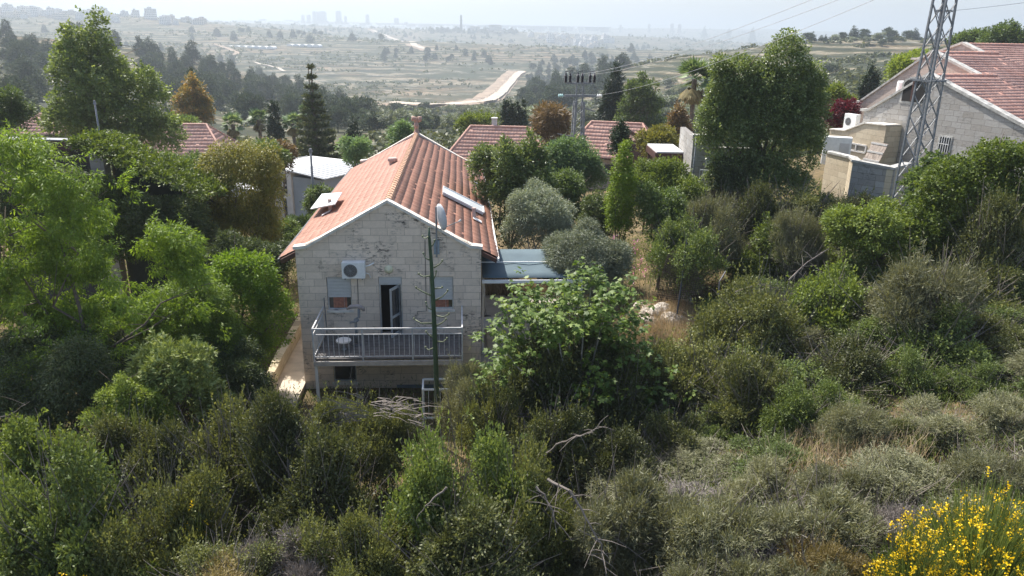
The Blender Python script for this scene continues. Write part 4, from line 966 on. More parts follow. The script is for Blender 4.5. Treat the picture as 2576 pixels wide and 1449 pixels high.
# ------------------------------------------------------------------ lattice mast, power pole, lamp posts, wires
def lattice(mb, c, w0, w1, z0, z1, nseg, leg=.09, br=.045):
    def cor(f, s): w_ = (w0 + (w1 - w0) * f) / 2; return Vector((c[0] + s[0] * w_, c[1] + s[1] * w_, z0 + (z1 - z0) * f))
    cs = [(-1, -1), (1, -1), (1, 1), (-1, 1)]
    for s in cs: mb.bar(cor(0, s), cor(1, s), leg)
    for i in range(nseg):
        f0, f1 = i / nseg, (i + 1) / nseg
        for k_ in range(4):
            a, b = cs[k_], cs[(k_ + 1) % 4]; mb.bar(cor(f0, a), cor(f1, b), br, .02)
            mb.bar(cor(f0, b), cor(f1, a), br, .02)
t = thing('lattice_mast', 'tall grey steel lattice power mast in front of the stone house on the right', 'pylon', (0, 0, 0))
b0 = (P(2275, 390, 35) + P(2335, 390, 35)) / 2; b1 = (P(2340, 0, 35) + P(2390, 0, 35)) / 2
g0 = b0[2] - 5.0; R3 = Matrix.Rotation(rad(24), 3, 'Z'); t.location = (b0[0] - .02, b0[1], 0); t.rotation_euler = (0, 0, rad(24))
mb = MB(); lattice(mb, (0, 0), .98, .58, g0, g0 + 13.5, 14, .08, .04); mb.build('lattice', M_METAL, t)
zp = P(2310, 202, 35)[2]
mb = MB()
for a, b in (((-.45, -.45), (.45, -.45)), ((.45, -.45), (.45, .45)), ((.45, .45), (-.45, .45)), ((-.45, .45), (-.45, -.45))): mb.bar((*a, zp), (*b, zp), .08)
rs_ = random.Random(3)
for i in range(60):
    a = rs_.uniform(0, 6.28); r = .5; p = Vector((r * math.cos(a), r * math.sin(a), zp + rs_.uniform(-.05, .08))); mb.tube([p, p + Vector((math.cos(a) * .35, math.sin(a) * .35, rs_.uniform(-.15, .12)))], .007, 3)
mb.build('anticlimb_spikes', M_METAL, t)
zc_ = P(2365, 27, 35)[2]; MB().bar((-.35, 0, zc_), (.6, 0, zc_), .07).bar((0, -.35, zc_), (0, .35, zc_), .07).build('crossbar', M_METAL, t)
mast = Vector((b0[0], b0[1], 0))
t = thing('power_pole', 'grey lattice power pole with three brown insulator pairs above the tree tops', 'power pole', tuple(P(1455, 300, 60) * np.array([1, 1, 0])), rad(8))
zz0 = P(1455, 355, 60)[2] - 4; zt = P(1455, 235, 60)[2]
mb = MB(); lattice(mb, (0, 0), .95, .62, zz0, zt - .6, 12, .17, .09); mb.bar((-.25, 0, zt - .7), (-.25, 0, zt + .9), .1); mb.bar((.25, 0, zt - .7), (.25, 0, zt + .9), .1); mb.build('lattice', M_METAL, t)
z1 = P(1455, 241, 60)[2]; z2 = P(1455, 213, 60)[2] + .05; z2 = z1 + .95
mb = MB(); mb.bar((-1.15, 0, z1), (1.3, 0, z1), .17); mb.bar((-1.1, 0, z2), (1.1, 0, z2), .15); mb.bar((-1.1, .4, z2), (1.1, .4, z2), .06); mb.bar((.3, 0, z1 - .9), (1.25, -.1, z1 - 1.15), .05, .1); mb.bar((-1.6, 0, z1 - 2.9), (-.4, 0, z1 - 3.1), .06); mb.build('crossarm', M_METAL, t)
for x in (-1.0, -.05, .9):
    for dx in (-.12, .22):
        mb = MB(); pr = [(.08, 0)]
        for i in range(6): pr += [(.15, .04 + i * .09), (.09, .08 + i * .09)]
        pr += [(.05, .62), (.1, .66), (0, .72)]; mb.lathe(pr, (x + dx, 0, z2 + .05), 8); mb.build('insulator', M_INSUL, t)
    MB().bar((x - .2, 0, z2 + .82), (x + .35, 0, z2 + .92), .05).build('switch_arm', M_DKMETAL, t)
for x, mt in ((-1.45, M_GLASSINS), (1.6, M_WHITE)):
    mb = MB(); mb.lathe([(.04, -.22), (.16, -.15), (.06, -.1), (.16, -.02), (.06, .03), (.16, .1), (.04, .2)], (x, 0, z1), 10, 'x'); mb.build('glass_insulator', mt, t)
pole_top = Vector(P(1455, 300, 60) * np.array([1, 1, 0]))
def wire(name, label, p, q, sag, r=.008, n=24):
    p = Vector(p); q = Vector(q); pts = []
    for i in range(n + 1):
        f = i / n; v = p.lerp(q, f); v.z -= sag * 4 * f * (1 - f); pts.append(v)
    o = MB().tube(pts, r, 4).build(name, plain('wire_grey', (.5, .5, .52), .5)); return tag(o, label, 'cable', 'power lines from the lattice pole')
for i, (x, tx, ty, lb) in enumerate([(-.9, 2010, -6, 'upper power line rising from the lattice pole to the top right'), (0, 2080, 0, 'middle power line rising from the lattice pole to the top right'), (1.2, 2150, -4, 'lowest power line rising from the lattice pole to the top right')]):
    e = P(tx + 330, ty - 118, 18.0); wire('power_line', lb, pole_top + Vector((x + .4, 0, z2 + .6 if i < 2 else z1 + .1)), e, .5)
wire('power_line', 'thin power line leaving the lattice mast towards the right edge', (mast.x + .3, mast.y, zc_), tuple(P(2760, -20, 33)), .05, .01)
def lamppost(name, label, px, pt, pb, D, r=.07, head=True):
    a = P(px, pt, D); b = P(px, pb, D); t = thing(name, label, 'lamp post', (a[0], a[1], b[2] - 1.5))
    MB().tube([(0, 0, 0), (0, 0, a[2] - b[2] + 1.5)], [r, r * .75], 10).build('pole', M_METAL, t, smooth=True)
    MB().tube([(0, 0, a[2] - b[2] + 1.42), (0, 0, a[2] - b[2] + 1.6)], [r * 1.5, r * .9], 8).build('pole_cap', M_METAL, t)
lamppost('lamp_post', 'plain grey steel pole behind the left roof edge of the main house', 781, 378, 545, 46, .09)
lamppost('lamp_post', 'thin grey pole beside the white pillar on the far left', 238, 258, 420, 36, .05)
lamppost('lamp_post', 'slim dark pole in front of the grey stone building', 1752, 345, 440, 38.5, .04)
# ------------------------------------------------------------------ trees
def slot(px, pt, pb, D):
    c = P(px, (pt + pb) / 2, D); return c[0], c[1], P(px, pb, D)[2], P(px, pt, D)[2]
def blob_lobes(style, seed):
    rs = np.random.RandomState(seed); L = []
    if style == 'round':
        L.append((0, 0, .5, .72, .72, .42))
        for i in range(9):
            a = rs.uniform(0, 6.28); r = rs.uniform(.35, .62); L.append((math.cos(a) * r, math.sin(a) * r, rs.uniform(.22, .78), rs.uniform(.28, .42), rs.uniform(.28, .42), rs.uniform(.16, .26)))
    elif style == 'pyr':
        for z, r in ((.12, .8), (.3, .78), (.48, .62), (.65, .46), (.8, .28), (.93, .14)): L.append((rs.uniform(-.04, .04), 0, z, r * .8, r * .8, .13))
        for i in range(26):
            z = rs.uniform(.05, .85); r = .98 * (1 - z) ** .55; a = rs.uniform(0, 6.28); q = rs.uniform(.7, .95) * r; s = .17 + .13 * (1 - z); L.append((math.cos(a) * q, math.sin(a) * q, z, s, s, s * .5))
    elif style == 'cone':
        for z in np.linspace(.08, .95, 10): r = max(.1, .95 * (1 - z) ** .8); L.append((rs.uniform(-.05, .05), 0, z, r, r, .1))
    elif style == 'col':
        for z in np.linspace(.1, .93, 8): r = .85 * math.sin(min(1, (1.05 - z) * 1.6) * 1.5); L.append((rs.uniform(-.08, .08), 0, z, max(.15, r), max(.15, r), .13))
    elif style == 'wide':
        for i in range(11):
            x = rs.uniform(-.75, .75); L.append((x, rs.uniform(-.5, .5), rs.uniform(.3, .7) - .2 * abs(x), rs.uniform(.28, .45), rs.uniform(.3, .5), rs.uniform(.22, .35)))
        L.append((0, 0, .4, .7, .6, .35))
    elif style == 'weep':
        L.append((0, 0, .6, .75, .75, .36)); L.append((.1, 0, .3, .7, .7, .28))
        for i in range(12):
            a = rs.uniform(0, 6.28); r = rs.uniform(.5, .8); L.append((math.cos(a) * r, math.sin(a) * r, rs.uniform(.15, .75), .24, .24, rs.uniform(.16, .26)))
    return L
ALLTREES = []
def tree(name, label, px, pt, pb, wpx, D, mat, style='round', seed=1, lnk=2.4, asp=.5, shape='leaf', cover=2.6, per=12, clk=2.0, cat='tree', bark=None, trunk=.09, group=None, depth=1.0, lobes=None, base=None, **kw):
    x, y, zb, zt = slot(px, pt, pb, D); mp = mpp(D, (zb + zt) / 2); W = wpx * mp / 2; Hh = zt - zb
    L = lobes or blob_lobes(style, seed)
    # keep the outline inside the wanted box
    L = [(a * W, b * W * depth, c * Hh, d * W * .9, e * W * .9 * depth, f * Hh) for a, b, c, d, e, f in L]
    px_out = mp * 2.516; ln = lnk * px_out; wd = ln * asp
    area = sum(4 * math.pi * ((l[3] * l[4]) ** 1.6 / 3 + (l[3] * l[5]) ** 1.6 / 3 + (l[4] * l[5]) ** 1.6 / 3) ** (1 / 1.6) for l in L) * .38
    n = min(110000, cover * area / (ln * wd * .5)); ncl = max(30, int(n / per))
    g = float(height(x, y)); gz = min(g, zb) if base is None else base
    t = thing(name, label, cat, (x, y, gz), 0, group)
    me = crown('crown', L, ncl, per, clk * ln, ln, wd, LM[mat] if isinstance(mat, str) else mat, shape, seed, **{**dict(gs=2.2 / W, lump=.18, gap=.22, shoots=int(70 + 60 * W), sl=W * .16), **kw})
    link('crown', me, t, (0, 0, zb - gz))
    if not trunk: return t
    rs = random.Random(seed); tips = []
    for l in rs.sample(L, min(len(L), 9)): tips.append((l[0], l[1], l[2] + zb - gz))
    branches('trunk', (rs.uniform(-.1, .1), 0, 0), tips, max(.05, trunk * W * .6), bark or M_BARK, seed, t)
    ALLTREES.append((name, px, pt, t)); return t
T = tree
T('plane_tree', 'tall pyramid-shaped broadleaf tree, the biggest on the left skyline', 262, 42, 385, 360, 55, 'plane', 'pyr', 3, lnk=2.7, asp=.8, per=10, gap=.2)
T('broadleaf_tree', 'green tree cut by the left picture edge below the far hill', 5, 215, 350, 150, 48, 'mid', 'round', 4)
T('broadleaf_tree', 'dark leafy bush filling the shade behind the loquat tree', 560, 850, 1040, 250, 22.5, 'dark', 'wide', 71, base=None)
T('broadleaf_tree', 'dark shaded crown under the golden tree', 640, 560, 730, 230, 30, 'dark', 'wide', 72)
WAL = [(-.2, .2, .4, .9, .4, .3), (.1, .2, .15, .9, .4, .2), (-.1, 0, .62, .6, .6, .28), (-.55, 0, .5, .5, .6, .3), (.42, .1, .48, .45, .5, .2), (.1, -.2, .35, .7, .6, .3), (-.6, -.2, .25, .5, .6, .25), (.62, 0, .28, .36, .4, .18), (-.35, .1, .86, .32, .4, .13), (.2, 0, .74, .35, .4, .14), (.78, 0, .55, .22, .3, .1), (.3, -.3, .12, .6, .5, .16), (-.3, -.3, .08, .7, .5, .16), (-.85, 0, .7, .3, .4, .2), (.86, 0, .4, .16, .25, .08)]
T('pecan_tree', 'sprawling bright green tree with long drooping leaflets filling the left of the picture', 190, 320, 960, 660, 21.5, 'walnut', seed=11, lobes=WAL, shape='lance', lnk=4.2, asp=.3, per=16, clk=1.15, cover=1.9, droop=1.0, upb=.5, depth=.8, gap=.5, gs=.55, lump=.25, bark=M_BARK, under=.7, trunk=.05)
T('broadleaf_tree', 'darker leafy tree hanging over the bottom left behind the yellow-green bush', 120, 740, 1120, 520, 20.5, 'dark', 'wide', 12, shape='lance', lnk=3, asp=.36, droop=.7, cover=2, gap=.2)
T('golden_willow', 'dark golden-green weeping tree left of the white modern house', 603, 342, 655, 255, 34, 'gold', 'weep', 5, shape='lance', lnk=2.9, asp=.35, per=16, droop=1.1, cover=3, gap=.1)
T('broadleaf_tree', 'mid green tree between the ivy slope and the golden tree', 420, 372, 480, 190, 44, 'mid', 'wide', 6)
T('broadleaf_tree', 'bright green tree right behind the golden tree', 668, 345, 450, 130, 42, 'mid', 'round', 7)
CIT = [(0, 0, .55, .7, .7, .36), (-.4, -.2, .15, .55, .6, .2), (.15, -.1, .27, .5, .5, .2), (-.5, 0, .7, .35, .4, .2), (.35, 0, .8, .4, .4, .18), (0, 0, .88, .35, .4, .12), (.62, 0, .5, .3, .4, .25), (-.7, -.1, .45, .3, .4, .25)]
T('citrus_tree', 'dense bright lime-green citrus tree at the left wall of the main house', 600, 635, 960, 300, 25.5, 'citrus', seed=8, lobes=CIT, lnk=2.6, asp=.55, cover=3, gap=.2)
T('citrus_tree', 'bright green tree left of the citrus tree, in front of the deep shade', 480, 700, 1010, 290, 23.5, 'walnut', lobes=CIT, seed=9, shape='lance', asp=.4, droop=.5)
T('loquat_tree', 'loquat tree with rosettes of large dull green leaves below the citrus trees', 425, 828, 1100, 290, 19.0, 'loquat', 'round', 10, shape='lance', lnk=6.2, asp=.27, per=11, clk=.45, cover=1.9, droop=-.15, upb=.4, gap=.25)
T('lime_bush', 'sunlit yellow-green bush in front of the loquat tree', 320, 955, 1140, 260, 17.5, 'lime', 'pyr', 13, lnk=2.4, asp=.5, cat='bush')
T('silky_oak', 'conical tree turning orange on the left middle ground', 482, 192, 312, 110, 88, 'orange', 'pyr', 14)
T('dark_conifer', 'dark conifer just behind the orange tree', 487, 176, 262, 62, 96, 'pine', 'cone', 15)
T('small_tree', 'small pale green tree above the left pink-tiled roof', 462, 288, 322, 80, 80, 'mid', 'wide', 16)
T('hedge', 'green hedge below the white modern house left of the main roof', 765, 528, 612, 160, 41, 'mid', 'wide', 17, cat='hedge')
T('hedge', 'green hedge half hidden between the golden tree and the grey pole', 715, 548, 625, 110, 38, 'mid', 'wide', 18, cat='hedge')
T('small_tree', 'green tree growing against the grey side of the white modern house', 812, 462, 545, 105, 46, 'mid', 'round', 19)
T('small_tree', 'light green tree peeking over the left eave of the main roof', 900, 340, 432, 105, 56, 'pale', 'round', 20)
T('small_tree', 'light green tree directly left of the chimney cowl on the main ridge', 1010, 300, 395, 100, 62, 'pale', 'round', 21)
T('olive_tree', 'silvery tree at the foot of the tall tiered conifer', 838, 412, 472, 110, 62, 'olive', 'wide', 22)
T('brown_tree', 'brownish green tree left of the tall tiered conifer', 705, 352, 430, 110, 52, 'rust', 'round', 23)
T('broadleaf_tree', 'dark leafy tree touching the right roof edge of the main house', 1278, 342, 640, 215, 36.5, 'ficus', 'round', 24, lnk=2.8, asp=.6, cover=3)
T('broadleaf_tree', 'pale green feathery tree in front of the lattice power pole', 1440, 335, 500, 215, 43, 'pale', 'wide', 25, cover=3)
T('broadleaf_tree', 'dark green tree between the pale feathery tree and the upper olive tree', 1400, 420, 600, 170, 37, 'mid', 'round', 26)
T('dark_conifer', 'small dark conifer above the yellow-green column', 1560, 312, 385, 62, 48, 'cyp', 'col', 27)
T('yellow_conifer', 'narrow bright yellow-green conifer in the middle of the garden', 1565, 368, 590, 92, 33.5, 'ygc', 'col', 28, cover=3)
T('broadleaf_tree', 'fresh green tree right of the yellow-green conifer', 1665, 385, 540, 210, 37, 'shrubb', 'wide', 29, cover=3)
T('broadleaf_tree', 'large-leaved green tree above the pink flowers', 1670, 455, 640, 170, 33, 'mid', 'round', 30, cover=3, lnk=2.9)
T('broadleaf_tree', 'dark green tree in the gap left of the yellow-green conifer', 1500, 470, 640, 120, 35, 'dark', 'round', 31)
T('olive_tree', 'upper grey-green olive tree right of the main roof', 1362, 468, 640, 215, 33, 'olive', 'round', 32, lnk=2.1, asp=.35, cover=3.2, bark=M_BARKL)
T('olive_tree', 'lower, larger silvery olive tree beside the blue-grey awning', 1462, 560, 775, 285, 28.5, 'olive', 'round', 33, lnk=2.1, asp=.33, cover=3.4, bark=M_BARKL)
FIC = [(-.12, 0, .66, .34, .35, .16), (-.4, 0, .72, .3, .3, .13), (-.15, 0, .5, .5, .4, .2), (.05, 0, .42, .75, .5, .3), (-.3, 0, .08, .55, .5, .12), (.4, 0, .06, .5, .5, .1), (.0, 0, .62, .3, .3, .12), (-.42, 0, .32, .5, .5, .25), (.3, 0, .35, .62, .55, .3), (0, 0, .12, .6, .5, .14), (.22, 0, .82, .3, .35, .17), (.25, 0, .62, .45, .4, .2), (-.62, 0, .62, .22, .3, .2), (-.45, 0, .52, .4, .35, .2), (.62, 0, .5, .35, .35, .2), (.7, .1, .3, .28, .3, .2), (-.78, 0, .42, .2, .3, .16), (-.72, 0, .78, .12, .2, .08), (.6, 0, .68, .2, .25, .14)]
T('ficus_tree', 'very big glossy leafy tree with two tops before the stone houses', 1922, 80, 485, 350, 38.2, 'ficus', seed=34, lobes=FIC, lnk=2.3, asp=.7, cover=3.2, gap=.15, lump=.2)
T('broadleaf_tree', 'shaded green shrubby tree under the left side of the glossy big tree', 1830, 390, 490, 130, 37.5, 'dark', 'round', 35)
T('brown_tree', 'dry brown feathery tree left of the lattice power pole', 1390, 262, 362, 120, 66, 'rust', 'round', 36, shape='strip', asp=.2, lnk=4, cover=2)
T('brown_tree', 'brownish pine-like tree right of the lattice power pole', 1705, 262, 385, 120, 60, 'rust', 'cone', 37, lump=.3)
T('brown_tree', 'greenish brown bushy tree above the white carport roof', 1665, 320, 392, 130, 52, 'gold', 'wide', 38)
T('conical_tree', 'bright green conical tree behind the right-hand pink roof', 1612, 190, 330, 140, 88, 'mid', 'pyr', 39)
T('dark_conifer', 'tall dark conifer left of the bright conical tree', 1545, 170, 310, 85, 95, 'cyp', 'cone', 40, shape='strip', asp=.25, lnk=3.4)
T('small_tree', 'bright green round tree behind the left chimneyed pink roof', 1205, 282, 330, 115, 88, 'lime', 'wide', 41)
for i, (px, pt, w, lb) in enumerate([(1272, 252, 26, 'leftmost slim cypress above the chimneyed pink roof'), (1288, 268, 18, 'second slim cypress above the chimneyed pink roof'), (1303, 258, 20, 'third slim cypress above the chimneyed pink roof'), (1316, 252, 16, 'rightmost slim cypress above the chimneyed pink roof')]):
    T('cypress_tree', lb, px, pt, 325, w, 90, 'cyp', 'col', 42 + i, group='slim cypresses above the pink roof')
for i, (px, pt, w, lb) in enumerate([(2184, 170, 26, 'taller left cypress of the dark pair left of the stone gables'), (2201, 168, 20, 'narrow right cypress of the dark pair left of the stone gables'), (2170, 205, 16, 'short cypress beside the dark pair left of the stone gables')]):
    T('cypress_tree', lb, px, pt, 262, w, 85, 'cyp', 'col', 50 + i, group='cypress group left of the stone gables')
T('broadleaf_tree', 'bright green tree right of the big glossy tree', 2105, 205, 290, 90, 62, 'lime', 'wide', 55)
T('plum_tree', 'dark red-leaved plum tree left of the cream stone annex', 2118, 250, 335, 105, 54, 'red', 'round', 56)
T('broadleaf_tree', 'light green tree rising behind the left slope of the stone gable', 2300, 108, 215, 150, 72, 'lime', 'wide', 57)
T('broadleaf_tree', 'green tree on the top right skyline behind the tiled roofs', 2445, 70, 135, 90, 105, 'mid', 'wide', 58)
T('broadleaf_tree', 'olive green tree at the top right corner behind the tiled roofs', 2545, 55, 135, 130, 92, 'mid', 'wide', 59)
VIN = [(0, 0, .5, .7, .6, .4), (-.5, 0, .6, .4, .5, .25), (.4, 0, .75, .45, .5, .22), (-.2, -.1, .25, .7, .5, .22), (.6, 0, .4, .4, .5, .3), (-.75, 0, .35, .3, .4, .2), (0, 0, .85, .3, .4, .12)]
T('vine_covered_tree', 'big vine-covered yellow-green thicket at the right edge below the stone house', 2475, 340, 700, 370, 28, 'ivy', seed=60, lobes=VIN, lnk=2.6, asp=.8, cover=3, cat='thicket')
T('vine_covered_tree', 'leafy vine mass climbing around the foot of the lattice mast', 2335, 375, 560, 150, 30, 'mid', 'round', 61, lnk=3, asp=.9, cover=3, cat='thicket')
T('broadleaf_tree', 'sprawling bright vine thicket below the lattice mast', 2230, 480, 660, 300, 28.5, 'shrubb', 'wide', 62, lnk=2.6, asp=.7, cat='thicket')
T('dark_conifer', 'slim dark conifer between the palms on the left', 690, 245, 355, 48, 80, 'cyp', 'cone', 63)
T('dark_conifer', 'small dark conifer right of the tall tiered conifer', 890, 298, 375, 55, 76, 'cyp', 'cone', 64)
# ivy falling down the slope of the dark roofed house
ivy = [( -1 + .2 * i, 0, .97 - .092 * i, .2, .5, .1) for i in range(11)]
T('ivy_cover', 'ivy mat running down the roof slope from the white pillar to the golden tree', 392, 352, 480, 290, 32.3, 'ivy', seed=65, lobes=[(a, b, c, d, e * 1.6, f) for a, b, c, d, e, f in ivy], cat='ivy', lnk=2.6, asp=.7, cover=3, trunk=0)
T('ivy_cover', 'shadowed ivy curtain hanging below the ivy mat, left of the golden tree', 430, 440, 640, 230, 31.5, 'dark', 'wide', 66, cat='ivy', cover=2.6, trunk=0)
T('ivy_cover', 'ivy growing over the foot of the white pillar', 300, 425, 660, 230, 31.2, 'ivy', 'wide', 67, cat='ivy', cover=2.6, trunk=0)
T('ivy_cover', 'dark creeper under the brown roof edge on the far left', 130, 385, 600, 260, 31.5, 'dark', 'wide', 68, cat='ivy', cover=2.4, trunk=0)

# tall tiered conifer (norfolk pine habit, twin leader)
x, y, zb, zt = slot(790, 160, 440, 65); t = thing('tiered_conifer', 'tall tiered conifer with a twin leader standing left of the main house', 'tree', (x, y, zb - 2))
mb = MB(); hh = zt - zb + 2; mb.tube([(0, 0, -.5), (0, 0, hh * .45), (.05, 0, hh * .97)], [.3, .2, .04], 8); mb.tube([(0, 0, hh * .62), (-.16, 0, hh * .7), (-.2, 0, hh)], [.1, .07, .03], 6); mb.build('trunk', M_BARK, t)
rs = np.random.RandomState(9); Pp = []; Al = []; bm = MB(); z = hh * .97; k = 0
while z > 2.2:
    f = 1 - z / hh; r = .12 + 3.3 * f ** 1.25 if z > 3.2 else 2.2; nb = 7 if k < 8 else 9; a0 = rs.uniform(0, 6.28)
    for b in range(nb):
        a = a0 + b * 6.283 / nb + rs.uniform(-.2, .2); rr = r * rs.uniform(.75, 1.1); m_ = max(10, int(90 * rr)); fr = rs.rand(m_) ** .8
        d = np.array([math.cos(a), math.sin(a), 0]); s = np.array([-math.sin(a), math.cos(a), 0])
        droop = -.12 * rr * np.sin(fr * 3.1) + .1 * fr * rr
        p = d * (fr * rr)[:, None] + s * (rs.normal(size=m_) * .16 * (1.1 - fr * .6) * min(1, rr))[:, None]; p[:, 2] = z + droop + rs.normal(size=m_) * .05
        Pp.append(p); al = d * .6 + rs.normal(size=(m_, 3)) * .4; al[:, 2] += .5; Al.append(al)
        bm.tube([(0, 0, z - .05), tuple(d * rr * .5 + np.array([0, 0, z - .1 * rr])), tuple(d * rr * .95 + np.array([0, 0, z + .06 * rr]))], [.035, .025, .01], 4)
    z -= .5 + .14 * min(1, f * 2) if k > 2 else .8
    k += 1
Pp = np.concatenate(Pp); Al = np.concatenate(Al); n = len(Pp)
V, Lp, kk, tt = leaves(Pp, Al, rvec(rs, n), .34 * rs.uniform(.7, 1.2, n), .09, 'strip', rs.rand(n))
link('crown', raw_mesh('crown', V, Lp, kk, LM['arau'], tt), t); bm.build('branches', M_BARK, t)

# fan palms
def palm(label, px, pt, D, hh, R_=1.5, seed=0, group=None, skirt=1.6):
    c = P(px, pt, D); z = c[2] - R_ * .75; t = thing('fan_palm', label, 'palm tree', (c[0], c[1], z - hh), 0, group); rs = np.random.RandomState(seed)
    MB().tube([(0, 0, -.5), (.05, 0, hh * .5), (0, 0, hh)], [.26, .2, .22], 8).build('trunk', M_BARK, t)
    def fans(n, el0, el1, mat, nm, rr):
        pos = []; al = []; nr_ = []; L_ = []
        for i in range(n):
            a = rs.uniform(0, 6.28); e = rs.uniform(el0, el1); d = np.array([math.cos(a) * math.cos(e), math.sin(a) * math.cos(e), math.sin(e)]); s = np.array([-math.sin(a), math.cos(a), 0]); up = np.cross(s, d)
            st = d * rr * .45 + np.array([0, 0, hh]); pos.append(np.array([0, 0, hh])); al.append(d); nr_.append(s); L_.append((rr * .46, .05))
            for q in np.linspace(-1.25, 1.25, 13):
                v = d * math.cos(q) + s * math.sin(q); v = v - np.array([0, 0, .25 + .2 * abs(q)]) + up * .1; pos.append(st); al.append(v); nr_.append(up); L_.append((rr * .55 * rs.uniform(.8, 1.1), rr * .13))
        L_ = np.array(L_); V, Lp, kk, tt = leaves(np.array(pos), np.array(al), np.array(nr_), L_[:, 0], L_[:, 1], 'lance', rs.rand(len(pos))); link(nm, raw_mesh(nm, V, Lp, kk, mat, tt), t)
    fans(26, -.3, 1.35, LM['palm'], 'crown', R_); fans(26, -1.45, -.75, LM['brown'], 'dead_frond_skirt', skirt)
    return t
palm('fan palm right of the left pink roof, half in leaves', 583, 285, 92, 4.5, 1.7, 1); palm('fan palm with a shaggy trunk, second from the left of the palms', 648, 272, 90, 5, 1.7, 2)
palm('fan palm between the slim dark conifer and the tiered conifer', 734, 282, 88, 4.5, 1.7, 3); palm('pale fan palm partly behind the tall tiered conifer', 772, 262, 92, 5, 1.5, 4)
palm('tall fan palm with drooping fronds left of the big glossy tree', 1752, 148, 70, 7, 2.3, 5, skirt=2.4)

# fig tree with big lobed leaves
def figtree():
    D = 20.5; x, y, zb, zt = slot(1460, 700, 1190, D); mp = mpp(D, 5); g = float(height(x, y)); t = thing('fig_tree', 'fig tree with large lobed bright green leaves right of the balcony', 'fig tree', (x, y, g))
    pts = [(1262, 868, 34), (1300, 790, 44), (1255, 930, 30), (1330, 745, 34), (1420, 735, 30), (1490, 690, 34), (1540, 720, 40), (1575, 790, 50), (1470, 790, 40), (1400, 820, 30), (1530, 850, 50), (1600, 890, 40), (1630, 960, 44), (1560, 960, 40), (1660, 1030, 36), (1600, 1070, 50), (1640, 1120, 40), (1420, 900, 30), (1400, 950, 38), (1370, 1060, 14), (1500, 1110, 30), (1560, 1170, 30), (1530, 1040, 24), (1225, 960, 22), (1170, 985, 10), (1355, 800, 40), (1445, 840, 36), (1500, 900, 36), (1580, 1020, 50), (1660, 1090, 20), (1450, 760, 40), (1340, 870, 40), (1500, 960, 50), (1450, 1000, 40), (1600, 990, 50), (1560, 890, 50), (1380, 780, 36), (1520, 780, 44)]
    rs = np.random.RandomState(7); C = []; tips = []
    for (a, b, r) in pts:
        q = P(a, b, D + rs.uniform(-1.2, 1.6)); q = q - np.array([x, y, g]); tips.append(q); r = r * mp
        for i in range(int(18 + r * 26)): C.append(q + rs.normal(size=3) * (r * .62 + .06))
    C = np.array(C); per = 8; n = len(C) * per; cc = np.repeat(C, per, 0); ang = rs.uniform(0, 6.28, n)
    al = np.stack([np.cos(ang), np.sin(ang), rs.uniform(-.9, .25, n)], -1); pos = cc + al * .05 + rs.normal(size=(n, 3)) * .05; pos[:, 2] -= rs.rand(n) * .12
    nr_ = rvec(rs, n) * .5; nr_[:, 2] += .9; s = rs.uniform(.6, 1.15, n)
    V, Lp, k, tt = leaves(pos, al, nr_, .155 * s, .17 * s, 'fig', rs.rand(n)); link('crown', raw_mesh('crown', V, Lp, k, LM['fig'], tt), t)
    mb = MB(); top = Vector((0, .2, 1.2)); 
    for q in tips:
        q = Vector(q); m1 = top.lerp(q, .45) + Vector((0, 0, -.25)); m2 = top.lerp(q, .8) + Vector((0, 0, -.25)); mb.tube([(0, .2, -.3), top * .6, m1, m2, q], [.09, .06, .035, .022, .01], 6)
    mb.build('branches', M_BARKL, t)
figtree()

# agave flower stalk
t = thing('agave_stalk', 'tall dark green agave flower stalk with curved side branches before the balcony', 'agave stalk', tuple(P(1100, 1030, 22) - np.array([0, 0, .8]))); o_ = np.array(t.location); D = 22
def zp2(zx, zy): return P((1050 + zx / 2.147) * .644, (950 + zy / 2.147) * .644, D) - o_
pts = [P(1102, 1040, D) - o_ - np.array([0, 0, .8]), P(1100, 1030, D) - o_, P(1096, 900, D) - o_, P(1090, 760, D) - o_, P(1085, 660, D) - o_, P(1080, 600, D) - o_, P(1079, 572, D) - o_]
MB().tube(pts, [.085, .085, .078, .068, .055, .045, .025], 10).build('stalk', M_AGAVE, t, smooth=True)
br = [((1345, 140), (1297, 87)), ((1385, 205), (1455, 150)), ((1382, 300), (1403, 240)), ((1355, 275), (1258, 260)), ((1390, 380), (1455, 372)), ((1362, 440), (1235, 375)), ((1397, 478), (1500, 400)), ((1370, 560), (1318, 500)), ((1400, 607), (1510, 595)), ((1402, 695), (1485, 640)), ((1372, 672), (1218, 637)), ((1378, 790), (1320, 745)), ((1412, 825), (1495, 800)), ((1378, 880), (1315, 875)), ((1345, -60), (1290, -55)), ((1360, 30), (1390, -20))]
for a, b in br:
    p = Vector(zp2(*a)); q = Vector(zp2(*b)); m_ = p.lerp(q, .6) + Vector((0, random.uniform(-.15, .15), -.05)); mb = MB(); mb.tube([p, m_, q], [.028, .02, .02], 5); bo = mb.build('branch', M_BUD, t, smooth=True)
    MB().lathe([(0, -.03), (.035, 0), (.03, .04), (0, .06)], tuple(q), 6).build('bud', M_BUD, bo)
mb = MB()
for (a, b, c, d) in ((1005, 1000, 1015, 1040), (1020, 1010, 1035, 1060), (1040, 990, 1050, 1070)): mb.tube([P(a, b, 20.5) - o_, P(c, d, 20.3) - o_], [.01, .03], 5)
mb.build('dry_leaf_spikes', M_TWIG, t)

